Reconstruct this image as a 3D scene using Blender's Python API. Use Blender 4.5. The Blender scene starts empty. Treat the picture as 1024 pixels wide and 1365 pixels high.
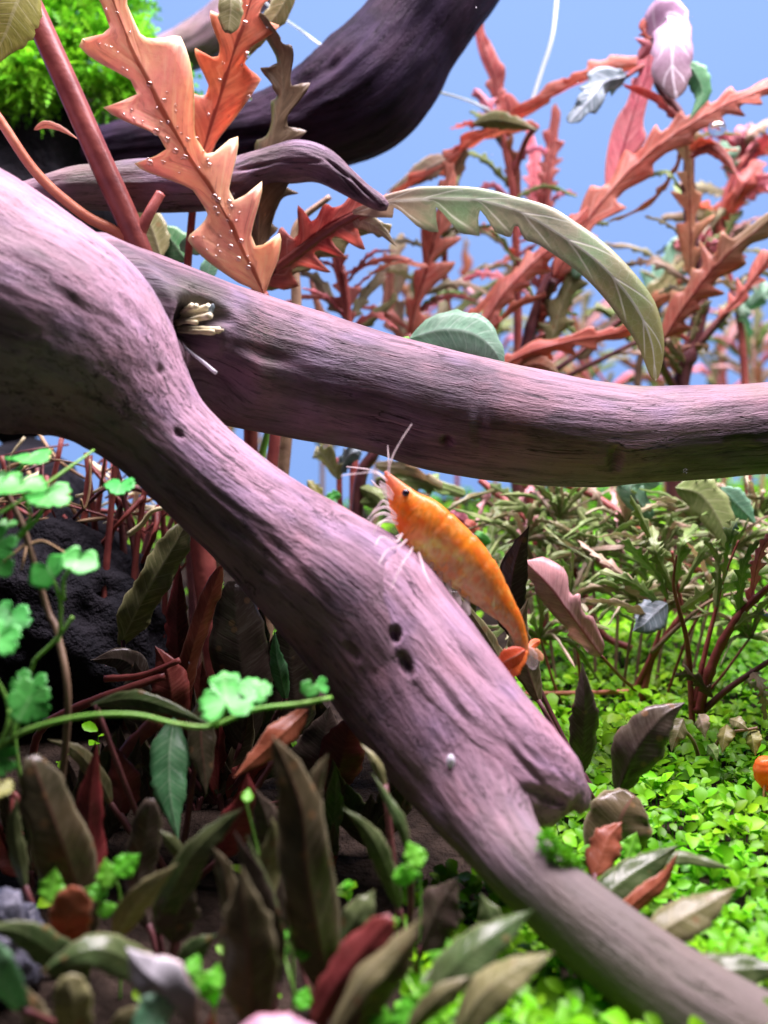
import bpy, math, random
import numpy as np
from mathutils import Vector, noise

# ------------------------------------------------------------------ camera, world, lamps
S = 0.01                                   # everything below is written in centimetres
sc = bpy.context.scene
COL = sc.collection
PITCH = math.radians(10.0)
CAMZ = 6.3
FPX = 682.5 / math.tan(math.radians(25.0))  # focal length in photograph pixels

cam_d = bpy.data.cameras.new('camera')
cam = bpy.data.objects.new('camera', cam_d)
COL.objects.link(cam)
cam.location = (0, 0, CAMZ * S)
cam.rotation_euler = (math.radians(90) - PITCH, 0, 0)
cam_d.sensor_fit = 'VERTICAL'
cam_d.sensor_height = 24
cam_d.lens = 12 / math.tan(math.radians(25.0))
cam_d.clip_start = 0.005
cam_d.clip_end = 20
cam_d.dof.use_dof = True
cam_d.dof.focus_distance = 14.2 * S
cam_d.dof.aperture_fstop = 14
sc.camera = cam

w = bpy.data.worlds.new('World')
sc.world = w
w.use_nodes = True
bg = w.node_tree.nodes['Background']
bg.inputs[0].default_value = (0.62, 0.66, 0.80, 1)
bg.inputs[1].default_value = 0.045

def area(name, loc, rot, sx, sy, power, col):
    d = bpy.data.lights.new(name, 'AREA')
    d.shape = 'RECTANGLE'; d.size = sx * S; d.size_y = sy * S
    d.energy = power; d.color = col
    o = bpy.data.objects.new(name, d)
    o.location = [c * S for c in loc]; o.rotation_euler = rot
    COL.objects.link(o)
    return o
# the tank's LED fixture hangs over the water
area('tank_lamp', (5, 17.6, 27), (0, 0, 0), 34, 9, 4.0, (1.0, 0.85, 0.97))

sc.view_settings.view_transform = 'Standard'
sc.view_settings.look = 'None'
sc.view_settings.exposure = 0.0
sc.view_settings.gamma = 1.0
sc.render.engine = 'CYCLES'
sc.cycles.max_bounces = 5
sc.cycles.diffuse_bounces = 1
sc.cycles.transmission_bounces = 5
sc.cycles.transparent_max_bounces = 12

# ------------------------------------------------------------------ helpers
CP, SP = math.cos(PITCH), math.sin(PITCH)
def P(px, py, d):
    """point (cm) seen at photograph pixel px,py at depth d"""
    u = (px - 512.0) / FPX * d
    v = (py - 682.5) / FPX * d
    return np.array([u, d * CP - v * SP, CAMZ - d * SP - v * CP])
FWD = np.array([0, CP, -SP])
def proj(V):
    V = np.asarray(V, float)
    R = V - np.array([0, 0, CAMZ])
    d = R @ FWD
    v = -(R @ np.array([0, SP, CP]))
    return R[..., 0] / d * FPX + 512, v / d * FPX + 682.5, d
def G(x, y):
    """height of the planted ground"""
    t = max(0.0, min(1.0, (y - 9) / 23.0))
    z = t * (0.95 + 0.05 * max(-8, min(12, x)))
    z += 0.22 * noise.noise(Vector((x * .35, y * .35, 3.1))) * min(1, max(0, (y - 4) / 6))
    return z
def GP(px, d):
    """ground point under pixel column px at depth d"""
    y = d * CP
    for _ in range(6):
        x = (px - 512.0) / FPX * d
        z = G(x, y)
        y = (d + (z - CAMZ) * SP) / CP
    return np.array([x, y, z])
def W(p):
    if len(p) == 3 and p[1] == 'g':
        g = GP(p[0], p[2]); g[2] -= .06
        return g
    return P(*p)
def nrm(a):
    return a / (np.linalg.norm(a, axis=-1, keepdims=True) + 1e-12)
def catmull(A, n):
    A = np.asarray(A, float)
    k = len(A)
    if k == 2:
        t = np.linspace(0, 1, n)[:, None]
        return A[0] * (1 - t) + A[1] * t
    E = np.vstack([2 * A[0] - A[1], A, 2 * A[-1] - A[-2]])
    out = []
    for x in np.linspace(0, k - 1, n):
        i = min(int(x), k - 2); t = x - i
        p0, p1, p2, p3 = E[i], E[i + 1], E[i + 2], E[i + 3]
        out.append(.5 * ((2 * p1) + (p2 - p0) * t + (2 * p0 - 5 * p1 + 4 * p2 - p3) * t * t + (3 * p1 - p0 - 3 * p2 + p3) * t ** 3))
    return np.array(out)
def tang(C):
    return nrm(np.gradient(C, axis=0))
def N3(V, f, oct=1):
    """vectorised noise"""
    out = np.empty(len(V))
    if oct == 1:
        for i, (x, y, z) in enumerate(V * f): out[i] = noise.noise(Vector((x, y, z)))
    else:
        for i, (x, y, z) in enumerate(V * f): out[i] = noise.fractal(Vector((x, y, z)), 1.0, 2.0, oct)
    return out

def mesh_obj(name, V, F, mat, parent=None, base=None, smooth=True, uv=None, attr=None, col=None):
    V = np.asarray(V, float)
    b = np.zeros(3) if base is None else np.asarray(base)
    me = bpy.data.meshes.new(name)
    me.from_pydata(((V - b) * S).tolist(), [], F)
    if smooth:
        me.polygons.foreach_set('use_smooth', [True] * len(me.polygons))
    if uv is not None:
        l = me.uv_layers.new(name='UVMap')
        idx = np.empty(len(me.loops), dtype=np.int32)
        me.loops.foreach_get('vertex_index', idx)
        l.data.foreach_set('uv', np.asarray(uv, float)[idx].ravel())
    if attr is not None:
        a = me.attributes.new('grain', 'FLOAT_VECTOR', 'POINT')
        a.data.foreach_set('vector', np.asarray(attr, float).ravel())
    if col is not None:
        a = me.color_attributes.new('Col', 'FLOAT_COLOR', 'POINT')
        c = np.ones((len(V), 4)); c[:, :np.asarray(col).shape[1]] = col
        a.data.foreach_set('color', c.ravel())
    me.materials.append(mat)
    me.update()
    o = bpy.data.objects.new(name, me)
    COL.objects.link(o)
    if parent is not None:
        o.parent = parent
    elif base is not None:
        o.location = b * S
    return o
def thing(name, label, cat, base, group=None):
    o = bpy.data.objects.new(name, None)
    o.empty_display_size = .002
    COL.objects.link(o)
    o.location = np.asarray(base) * S
    tag(o, label, cat, group)
    return o
def tag(o, label, cat, group=None, kind=None):
    o['label'] = label
    if cat: o['category'] = cat
    if group: o['group'] = group
    if kind: o['kind'] = kind
    return o

def grid_faces(nl, nr, closed=True, off=0):
    F = []
    for i in range(nl - 1):
        for j in range(nr if closed else nr - 1):
            k = (j + 1) % nr
            F.append((off + i * nr + j, off + i * nr + k, off + (i + 1) * nr + k, off + (i + 1) * nr + j))
    return F
def tube_geo(C, R, nr=8, off=0, cap=True):
    C = np.asarray(C); n = len(C)
    T = tang(C)
    ref = np.array([0, 0, 1.0]) if abs(T[:, 2]).mean() < .8 else np.array([1.0, 0, 0])
    A = nrm(np.cross(T, ref)); B = np.cross(T, A)
    th = np.linspace(0, 2 * math.pi, nr, endpoint=False)
    R = np.asarray(R)[:, None, None]
    V = C[:, None, :] + R * (np.cos(th)[None, :, None] * A[:, None, :] + np.sin(th)[None, :, None] * B[:, None, :])
    V = V.reshape(-1, 3)
    F = grid_faces(n, nr, True, off)
    if cap:
        F.append(tuple(off + j for j in range(nr - 1, -1, -1)))
        F.append(tuple(off + (n - 1) * nr + j for j in range(nr)))
    uv = np.array([(i / (n - 1), j / nr) for i in range(n) for j in range(nr)])
    return V, F, uv
def tube(name, pts, r0, r1, mat, parent=None, base=None, n=None, nr=8, wob=0.0, seed=0, nodes=0):
    """pts in cm"""
    n = n or max(6, 5 * len(pts))
    C = catmull(pts, n)
    t = np.linspace(0, 1, n)
    R = r0 + (r1 - r0) * t
    if wob:
        rs = np.random.RandomState(seed)
        R = R * (1 + wob * rs.randn(n))
    if nodes:
        R = R * (1 + .35 * np.maximum(0, np.cos(t * nodes * 2 * math.pi)) ** 12)
    V, F, uv = tube_geo(C, R, nr)
    return mesh_obj(name, V, F, mat, parent, base, uv=uv)

# ------------------------------------------------------------------ node helpers and materials
class NT:
    def __init__(s, name):
        s.m = bpy.data.materials.new(name); s.m.use_nodes = True
        s.t = s.m.node_tree; s.t.nodes.clear()
        s.out = s.t.nodes.new('ShaderNodeOutputMaterial')
    def n(s, typ, **kw):
        nd = s.t.nodes.new('ShaderNode' + typ)
        for k, v in kw.items():
            if k.startswith('i_'):
                nd.inputs[k[2:].replace('_', ' ')].default_value = v
            else: setattr(nd, k, v)
        return nd
    def l(s, a, b): s.t.links.new(a, b)
    def val(s, x, sock):
        if isinstance(x, (int, float)): sock.default_value = x
        else: s.l(x, sock)
    def math(s, op, a, b=0.0, c=0.0, clamp=False):
        nd = s.n('Math', operation=op); nd.use_clamp = clamp
        s.val(a, nd.inputs[0]); s.val(b, nd.inputs[1]); s.val(c, nd.inputs[2])
        return nd.outputs[0]
    def ramp(s, x, lo, hi, a=0.0, b=1.0):
        nd = s.n('MapRange', interpolation_type='SMOOTHSTEP')
        s.val(x, nd.inputs[0])
        for i, q in enumerate((lo, hi, a, b)): nd.inputs[i + 1].default_value = q
        return nd.outputs[0]
    def mix(s, f, a, b, mode='MIX'):
        nd = s.n('Mix', data_type='RGBA', blend_type=mode)
        s.val(f, nd.inputs[0])
        for q, i in ((a, 6), (b, 7)):
            if isinstance(q, tuple): nd.inputs[i].default_value = q if len(q) == 4 else q + (1,)
            else: s.l(q, nd.inputs[i])
        return nd.outputs[2]
    def noise(s, vec, scale, detail=3, rough=.55, out=0):
        nd = s.n('TexNoise'); s.l(vec, nd.inputs['Vector'])
        nd.inputs['Scale'].default_value = scale; nd.inputs['Detail'].default_value = detail
        nd.inputs['Roughness'].default_value = rough
        return nd.outputs[out]

def leafmat(name, a, b, vein=(.8, .8, .7), va=.35, bmp=.16, mid=None, edge=None, transl=.58, rough=.34, nv=9, spot=0.0, tip=None, base_c=None, slant=.9):
    q = NT(name)
    uv = q.n('UVMap').outputs[0]
    sp = q.n('SeparateXYZ'); q.l(uv, sp.inputs[0])
    u, v = sp.outputs[0], sp.outputs[1]
    av = q.math('ABSOLUTE', q.math('MULTIPLY_ADD', v, 2.0, -1.0))
    tc = q.n('TexCoord').outputs['Object']
    oi = q.n('ObjectInfo').outputs['Random']
    off = q.n('VectorMath', operation='ADD'); q.l(tc, off.inputs[0])
    cx = q.n('CombineXYZ'); q.l(oi, cx.inputs[0]); q.l(oi, cx.inputs[1]); q.l(off.inputs[1].links[0].from_socket, cx.inputs[2]) if False else None
    q.l(cx.outputs[0], off.inputs[1])
    nz = q.noise(off.outputs[0], 90, 4, .6)
    nf = q.noise(off.outputs[0], 900, 3, .6)
    f = q.ramp(nz, .35, .65)
    c = q.mix(f, a, b)
    c = q.mix(q.math('MULTIPLY', q.ramp(nf, .4, .75), .30), c, tuple(x * .55 for x in a))
    cv = q.n('CombineXYZ'); q.l(q.math('SUBTRACT', q.math('MULTIPLY', u, nv * 5.0), q.math('MULTIPLY', av, slant * 4.5)), cv.inputs[0]); q.l(q.math('MULTIPLY', v, 2.5), cv.inputs[1]); q.l(q.math('MULTIPLY', oi, 37.0), cv.inputs[2])
    st = q.noise(cv.outputs[0], 1.0, 3, .6)
    c = q.mix(q.math('MULTIPLY', q.ramp(st, .48, .68), .45), c, tuple(min(1, x * 1.3 + .05) for x in b))
    c = q.mix(q.math('MULTIPLY', q.ramp(st, .46, .30), .45), c, tuple(x * .5 for x in a))
    if tip: c = q.mix(q.ramp(u, .45, 1.0, 0, .9), c, tip)
    if base_c: c = q.mix(q.ramp(u, 0, .4, .9, 0), c, base_c)
    # lateral veins
    ph = q.math('FRACT', q.math('SUBTRACT', q.math('MULTIPLY', u, nv), q.math('MULTIPLY', q.math('ADD', av, q.math('MULTIPLY', nz, .25)), slant)))
    lat = q.ramp(q.math('ABSOLUTE', q.math('SUBTRACT', ph, .5)), .0, .085, 1, 0)
    lat = q.math('MULTIPLY', lat, q.ramp(av, .55, .95, 1, 0))
    net = q.n('TexVoronoi', feature='DISTANCE_TO_EDGE'); q.l(off.outputs[0], net.inputs['Vector']); net.inputs['Scale'].default_value = 900
    netm = q.math('MULTIPLY', q.ramp(net.outputs['Distance'], 0, .06, 1, 0), .18)
    c = q.mix(q.math('MULTIPLY', netm, va), c, vein)
    c = q.mix(q.math('MULTIPLY', lat, va), c, vein)
    mm = q.ramp(av, .03, .10, 1, 0)
    c = q.mix(q.math('MULTIPLY', mm, .85 if mid else va), c, mid or vein)
    if edge: c = q.mix(q.ramp(av, .88, 1.0, 0, .75), c, edge)
    if spot:
        vo = q.n('TexVoronoi'); q.l(off.outputs[0], vo.inputs['Vector']); vo.inputs['Scale'].default_value = 420
        c = q.mix(q.math('MULTIPLY', q.ramp(vo.outputs['Distance'], .12, .22, 1, 0), spot), c, (.28, .16, .07))
    hsv = q.n('HueSaturation'); q.l(c, hsv.inputs['Color'])
    q.l(q.math('MULTIPLY_ADD', oi, .4, .8), hsv.inputs['Value'])
    q.l(q.math('MULTIPLY_ADD', oi, .02, .49), hsv.inputs['Hue'])
    c = hsv.outputs[0]
    bs = q.n('BsdfPrincipled'); q.l(c, bs.inputs['Base Color']); bs.inputs['Roughness'].default_value = rough
    bs.inputs['Specular IOR Level'].default_value = .45
    bump = q.n('Bump', i_Strength=bmp, i_Distance=.0003)
    hgt = q.math('ADD', q.math('MULTIPLY', nf, .5), q.math('MULTIPLY', q.math('ADD', lat, netm), -.5))
    q.l(hgt, bump.inputs['Height']); q.l(bump.outputs[0], bs.inputs['Normal'])
    tr = q.n('BsdfTranslucent'); q.l(c, tr.inputs['Color'])
    mx = q.n('MixShader'); mx.inputs[0].default_value = transl
    q.l(bs.outputs[0], mx.inputs[1]); q.l(tr.outputs[0], mx.inputs[2])
    q.l(mx.outputs[0], q.out.inputs[0])
    return q.m

def plainmat(name, a, b, scale=300, rough=.5, transl=0.0, spec=.35, bump=.3, dist=.0005, trans=0.0, sss=0.0, detail=4):
    q = NT(name)
    tc = q.n('TexCoord').outputs['Object']
    nz = q.noise(tc, scale, detail, .6)
    oi = q.n('ObjectInfo').outputs['Random']
    c = q.mix(q.ramp(nz, .35, .68), a, b)
    hsv = q.n('HueSaturation'); q.l(c, hsv.inputs['Color']); q.l(q.math('MULTIPLY_ADD', oi, .4, .8), hsv.inputs['Value'])
    bs = q.n('BsdfPrincipled'); q.l(hsv.outputs[0], bs.inputs['Base Color']); bs.inputs['Roughness'].default_value = rough
    bs.inputs['Specular IOR Level'].default_value = spec
    bs.inputs['Transmission Weight'].default_value = trans
    if sss:
        bs.inputs['Subsurface Weight'].default_value = sss; bs.inputs['Subsurface Radius'].default_value = (.003, .0015, .0008); bs.inputs['Subsurface Scale'].default_value = .4
    if bump:
        bp = q.n('Bump', i_Strength=bump, i_Distance=dist); q.l(q.noise(tc, scale * 2.2, 4, .65), bp.inputs['Height']); q.l(bp.outputs[0], bs.inputs['Normal'])
    if transl:
        tr = q.n('BsdfTranslucent'); q.l(hsv.outputs[0], tr.inputs['Color'])
        mx = q.n('MixShader'); mx.inputs[0].default_value = transl
        q.l(bs.outputs[0], mx.inputs[1]); q.l(tr.outputs[0], mx.inputs[2]); q.l(mx.outputs[0], q.out.inputs[0])
    else: q.l(bs.outputs[0], q.out.inputs[0])
    return q.m

def woodmat(name, light, mid, dark, green=.0, tail=False, spec=.22):
    """grain attribute: x,y across the grain, z along it (cm)"""
    q = NT(name)
    at = q.n('Attribute', attribute_name='grain').outputs['Vector']
    def stretch(k, sc_):
        mp = q.n('Mapping'); q.l(at, mp.inputs[0]); mp.inputs['Scale'].default_value = (sc_, sc_, sc_ * k); return mp.outputs[0]
    warp = q.noise(stretch(.5, 1.1), 1.0, 3, .5, out=1)
    def warped(k, sc_, amt):
        va = q.n('VectorMath', operation='MULTIPLY_ADD'); q.l(warp, va.inputs[0]); va.inputs[1].default_value = (amt,) * 3; q.l(stretch(k, sc_), va.inputs[2]); return va.outputs[0]
    big = q.noise(stretch(.45, .8), 1.0, 5, .6)
    streak = q.noise(warped(.09, 5.0, 2.0), 1.0, 6, .68)
    fine = q.noise(warped(.07, 17.0, 3.0), 1.0, 4, .65)
    vfine = q.noise(stretch(.35, 42.0), 1.0, 3, .6)
    c = q.mix(q.ramp(big, .36, .62), mid, light)
    hue = q.noise(stretch(.6, 1.6), 1.0, 3, .5)
    c = q.mix(q.math('MULTIPLY', q.ramp(hue, .50, .66), .5), c, (light[0] * .78, light[1] * .88, light[2] * 1.12))
    c = q.mix(q.math('MULTIPLY', q.ramp(hue, .48, .34), .45), c, (light[0] * 1.05, light[1] * .86, light[2] * .80))
    c = q.mix(q.math('MULTIPLY', q.ramp(streak, .50, .68), .48), c, dark)
    c = q.mix(q.math('MULTIPLY', q.ramp(streak, .50, .36), .35), c, tuple(min(1, x * 1.25) for x in light))
    c = q.mix(q.math('MULTIPLY', q.ramp(fine, .53, .66), .5), c, dark)
    c = q.mix(q.math('MULTIPLY', q.ramp(vfine, .55, .75), .35), c, dark)
    crn = q.noise(warped(.05, 6.5, 1.6), 1.0, 4, .6)
    crack = q.math('MULTIPLY', q.ramp(q.math('ABSOLUTE', q.math('SUBTRACT', crn, .5)), .004, .022, 1, 0), q.ramp(q.noise(stretch(.5, 2.2), 1.0, 2, .5), .48, .62))
    c = q.mix(q.math('MULTIPLY', crack, .8), c, tuple(x * .6 for x in dark))
    if green:
        c = q.mix(q.math('MULTIPLY', q.ramp(q.noise(stretch(.7, .55), 1.0, 4, .6), .48, .68), green), c, (.09, .13, .05))
    if tail:   # haze over the foot of the log, painted into the wood as grey-green
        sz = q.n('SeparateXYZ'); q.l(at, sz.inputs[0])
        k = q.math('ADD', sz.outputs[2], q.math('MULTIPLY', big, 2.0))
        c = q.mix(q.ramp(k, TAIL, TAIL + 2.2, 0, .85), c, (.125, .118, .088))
    bs = q.n('BsdfPrincipled'); q.l(c, bs.inputs['Base Color']); bs.inputs['Roughness'].default_value = .62
    bs.inputs['Specular IOR Level'].default_value = spec
    h = q.math('ADD', q.math('MULTIPLY', streak, -.9), q.math('ADD', q.math('MULTIPLY', crack, -1.2), q.math('ADD', q.math('MULTIPLY', fine, -.9), q.math('MULTIPLY', vfine, -.35))))
    bp = q.n('Bump', i_Strength=.45, i_Distance=.0008); q.l(h, bp.inputs['Height']); q.l(bp.outputs[0], bs.inputs['Normal'])
    q.l(bs.outputs[0], q.out.inputs[0])
    return q.m

M = {}
TAIL = 20.6   # distance along the log where the painted haze starts (seed offset 7.3 included)
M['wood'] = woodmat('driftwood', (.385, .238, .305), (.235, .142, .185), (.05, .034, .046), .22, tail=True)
M['wood2'] = woodmat('driftwood_rear', (.25, .16, .20), (.085, .058, .075), (.016, .012, .018), .4)
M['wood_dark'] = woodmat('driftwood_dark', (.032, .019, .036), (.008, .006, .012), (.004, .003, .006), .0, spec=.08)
M['red'] = leafmat('leaf_red', (.68, .185, .16), (.74, .34, .26), (.95, .68, .58), .42, mid=(.25, .03, .035), edge=(.68, .36, .24), transl=.66, bmp=.35)
M['red2'] = leafmat('leaf_brick', (.60, .20, .13), (.60, .34, .20), (.88, .62, .45), .38, mid=(.22, .035, .03), edge=(.6, .4, .2), transl=.66, bmp=.35, tip=(.42, .36, .20))
M['orange'] = leafmat('leaf_orange', (.93, .45, .38), (.92, .54, .36), (.95, .62, .40), .30, mid=(.36, .085, .05), edge=(.66, .62, .36), bmp=.3, transl=.62, nv=7)
M['orange2'] = leafmat('leaf_orange_red', (.80, .25, .18), (.84, .34, .20), (.92, .50, .34), .28, mid=(.30, .05, .05), edge=(.85, .5, .3), transl=.62, nv=7)
M['pink'] = leafmat('leaf_pink', (.74, .20, .27), (.80, .32, .34), (.95, .7, .65), .3, mid=(.35, .06, .10), edge=(.85, .6, .5), transl=.45)
M['pale'] = leafmat('leaf_pale', (.58, .40, .30), (.46, .48, .26), (.85, .8, .7), .3, transl=.5)
M['blush'] = leafmat('leaf_blush', (.80, .42, .42), (.82, .52, .48), (.95, .75, .7), .3, mid=(.6, .2, .22), transl=.4)
M['mauve'] = leafmat('leaf_mauve', (.58, .36, .52), (.66, .46, .60), (.98, .92, .98), .9, nv=5, tip=(.26, .19, .18), transl=.25)
M['green'] = leafmat('leaf_green', (.10, .34, .13), (.19, .42, .20), (.5, .7, .45), .35, transl=.4)
M['jade'] = leafmat('leaf_jade', (.25, .55, .33), (.42, .62, .46), (.8, .9, .8), .3, transl=.55)
M['arch'] = leafmat('leaf_arched', (.34, .58, .34), (.50, .50, .36), (.92, .94, .84), .7, nv=8, tip=(.42, .40, .13), base_c=(.55, .42, .34), transl=.5)
M['brownolive'] = leafmat('leaf_brown_olive', (.17, .13, .075), (.23, .18, .09), (.4, .33, .2), .2, transl=.3)
M['olive'] = leafmat('leaf_olive', (.20, .21, .08), (.29, .27, .12), (.55, .52, .32), .4, edge=(.42, .40, .22), transl=.3, spot=.55)
M['yellow'] = leafmat('leaf_yellow', (.36, .38, .085), (.44, .42, .13), (.8, .8, .5), .3, transl=.45)
M['greyblue'] = leafmat('leaf_grey', (.20, .29, .31), (.28, .36, .38), (.75, .85, .9), .7, nv=7, transl=.3)
M['frond'] = leafmat('leaf_frond', (.19, .36, .075), (.31, .38, .14), (.55, .58, .32), .4, edge=(.38, .42, .2), transl=.35)
M['crypt'] = leafmat('leaf_crypt', (.085, .078, .040), (.13, .10, .05), (.28, .25, .16), .05, mid=(.17, .09, .06), edge=(.36, .33, .20), transl=.25, rough=.24, spot=.55)
M['cryptg'] = leafmat('leaf_crypt_green', (.075, .135, .042), (.125, .16, .06), (.26, .30, .15), .06, edge=(.30, .32, .16), transl=.3, rough=.24, spot=.55)
M['cryptd'] = leafmat('leaf_crypt_dark', (.065, .045, .035), (.085, .07, .045), (.15, .12, .09), .06, edge=(.16, .13, .09), transl=.2, rough=.26, spot=.55)
M['maroon'] = leafmat('leaf_maroon', (.20, .035, .035), (.28, .06, .045), (.4, .12, .1), .06, transl=.3)
M['rust'] = leafmat('leaf_rust', (.34, .085, .045), (.40, .13, .06), (.5, .25, .15), .08, edge=(.5, .3, .2), transl=.35)
M['brightg'] = leafmat('leaf_bright', (.09, .64, .10), (.17, .74, .15), (.5, .9, .4), .3, transl=.4, rough=.35, edge=(.45, .8, .25))
M['sprout'] = leafmat('leaf_sprout', (.16, .72, .03), (.26, .80, .06), (.5, .9, .3), .2, transl=.5, rough=.35)
M['pearl'] = leafmat('leaf_pearl', (.50, .50, .52), (.60, .58, .60), (.7, .7, .7), .1, base_c=(.17, .15, .09), rough=.22, transl=.1, edge=(.7, .5, .4))
M['pinkpale'] = leafmat('leaf_rosy', (.62, .36, .48), (.70, .44, .54), (.8, .6, .66), .1, edge=(.7, .2, .15), rough=.35, transl=.2)
M['stem'] = plainmat('stem_red', (.20, .045, .04), (.33, .09, .07), 220, .4, bump=.25)
M['stem_dark'] = plainmat('stem_dark', (.10, .035, .04), (.17, .06, .055), 260, .45)
M['stem_orange'] = plainmat('stem_orange', (.48, .15, .08), (.58, .24, .13), 260, .4)
M['stem_green'] = plainmat('stem_green', (.22, .58, .08), (.36, .70, .14), 200, .35, transl=.2)
M['stem_brown'] = plainmat('stem_brown', (.16, .10, .06), (.25, .17, .10), 260, .5)
M['thread'] = plainmat('thread', (.80, .92, .95), (.85, .95, .97), 100, .3, bump=0, transl=.35)
M['root'] = plainmat('root_pale', (.70, .64, .34), (.82, .78, .55), 240, .5, transl=.2)
M['rootb'] = plainmat('root_brown', (.30, .19, .09), (.48, .33, .17), 240, .6)
M['rock'] = plainmat('lava_rock', (.008, .009, .012), (.022, .021, .026), 160, .85, spec=.15, bump=.9, dist=.002)
M['stone'] = plainmat('grey_stone', (.07, .08, .11), (.20, .21, .26), 220, .28, bump=.7, dist=.0012)
M['soil'] = plainmat('soil', (.018, .013, .009), (.05, .036, .026), 260, .9, spec=.1, bump=1.0, dist=.002)
M['white'] = plainmat('egg_white', (.78, .78, .85), (.86, .86, .9), 300, .4, transl=.3)

def bubble_mat():
    q = NT('air_bubble')
    g = q.n('BsdfGlass', i_Roughness=.02, i_IOR=1.25); g.inputs['Color'].default_value = (1, .97, .95, 1)
    gl = q.n('BsdfGlossy', i_Roughness=.12); gl.inputs['Color'].default_value = (1, .95, .92, 1)
    mx = q.n('MixShader'); mx.inputs[0].default_value = .18
    q.l(g.outputs[0], mx.inputs[1]); q.l(gl.outputs[0], mx.inputs[2]); q.l(mx.outputs[0], q.out.inputs[0])
    return q.m
M['bubble'] = bubble_mat()

def carpet_mat(name, a, b, transl=.35):
    q = NT(name)
    c = q.n('Attribute', attribute_name='Col').outputs['Color']
    tc = q.n('TexCoord').outputs['Object']
    c2 = q.mix(q.ramp(q.noise(tc, 40, 3), .38, .62), a, b)
    c2 = q.mix(1.0, c2, c, 'MULTIPLY')
    bs = q.n('BsdfPrincipled'); q.l(c2, bs.inputs['Base Color']); bs.inputs['Roughness'].default_value = .42; bs.inputs['Specular IOR Level'].default_value = .3
    tr = q.n('BsdfTranslucent'); q.l(c2, tr.inputs['Color'])
    mx = q.n('MixShader'); mx.inputs[0].default_value = transl
    q.l(bs.outputs[0], mx.inputs[1]); q.l(tr.outputs[0], mx.inputs[2]); q.l(mx.outputs[0], q.out.inputs[0])
    return q.m
M['carpet'] = carpet_mat('carpet_leaf', (.17, .58, .012), (.28, .66, .02))
M['moss'] = carpet_mat('moss_leaf', (.12, .50, .02), (.22, .62, .03), .4)

# ------------------------------------------------------------------ setting: back panel and ground
def back_mat():
    q = NT('back_panel')
    em = q.n('Emission'); em.inputs[0].default_value = (.255, .445, .95, 1); em.inputs[1].default_value = .90
    df = q.n('BsdfDiffuse'); df.inputs[0].default_value = (.035, .05, .07, 1)
    ad = q.n('AddShader'); q.l(em.outputs[0], ad.inputs[0]); q.l(df.outputs[0], ad.inputs[1]); q.l(ad.outputs[0], q.out.inputs[0])
    return q.m
YB = 32.0
bm_v = [(-34, YB, -2), (40, YB, -2), (40, YB, 25), (-34, YB, 25), (-34, YB + .6, -2), (40, YB + .6, -2), (40, YB + .6, 25), (-34, YB + .6, 25)]
o = mesh_obj('background_wall', bm_v, [(0, 1, 2, 3), (5, 4, 7, 6), (1, 5, 6, 2), (4, 0, 3, 7), (3, 2, 6, 7), (4, 5, 1, 0)], back_mat(), smooth=False)
tag(o, 'plain blue backlit panel behind the plants', None, kind='structure')
xs = np.linspace(-30, 36, 133); ys = np.linspace(-6, YB - .01, 78)
V = [(x, y, G(x, y)) for y in ys for x in xs]
o = mesh_obj('ground', V, grid_faces(len(ys), len(xs), False), M['soil'])
tag(o, 'dark planted soil', None, kind='structure')

# ------------------------------------------------------------------ driftwood
def sections(secs):
    """(Ux,Uy,Lx,Ly,d): upper and lower outline points at a depth -> centre, radius, side"""
    C, R, Sd = [], [], []
    for (ux, uy, lx, ly, d) in secs:
        a, b = P(ux, uy, d), P(lx, ly, d)
        C.append((a + b) / 2); R.append(np.linalg.norm(a - b) / 2); Sd.append((a - b))
    return np.array(C), np.array(R), np.array(Sd)
def wood_geo(secs, nl, nr, seed, low=.10, grain=.035, flat=1.0, twist=.0, fissure=.0):
    C, R, Sd = sections(secs)
    seg = np.concatenate([[0], np.cumsum(np.linalg.norm(np.diff(C, axis=0), axis=1))])
    A = np.hstack([C, R[:, None], Sd])
    # even spacing along the length
    fine = catmull(A, nl * 4)
    fs = np.concatenate([[0], np.cumsum(np.linalg.norm(np.diff(fine[:, :3], axis=0), axis=1) + .15 * np.abs(np.diff(fine[:, 3])))])
    L = np.linspace(0, fs[-1], nl)
    A = np.stack([np.interp(L, fs, fine[:, k]) for k in range(7)], 1)
    C, R, Sd = A[:, :3], np.maximum(A[:, 3], .004), A[:, 4:]
    T = tang(C)
    Sd = nrm(Sd - (Sd * T).sum(1, keepdims=True) * T)
    B = np.cross(T, Sd)
    th = np.linspace(0, 2 * math.pi, nr, endpoint=False)
    dirs = np.cos(th)[None, :, None] * Sd[:, None, :] + flat * np.sin(th)[None, :, None] * B[:, None, :]
    tw = L * twist
    gx = np.cos(th[None, :] + tw[:, None]) * np.minimum(R, 1.6)[:, None]; gy = np.sin(th[None, :] + tw[:, None]) * np.minimum(R, 1.6)[:, None]
    gz = np.repeat(L[:, None], nr, 1)
    gr = np.stack([gx, gy, gz], 2).reshape(-1, 3) + seed * 7.3
    lo = N3(gr * np.array([1, 1, .55]), .75, 3)
    g1 = N3(gr * np.array([1, 1, .10]), 3.2, 4)
    g2 = N3(gr * np.array([1, 1, .08]), 9.0, 3)
    Rv = np.repeat(R[:, None], nr, 1).ravel()
    ridge = -np.abs(g1) * 1.4 + .25
    disp = lo * low * Rv + (ridge * grain + g2 * grain * .45) * np.minimum(1, Rv / .5)
    Rd = Rv + disp
    V = np.repeat(C[:, None, :], nr, 1).reshape(-1, 3) + Rd[:, None] * dirs.reshape(-1, 3)
    return V, gr, C, R
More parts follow.
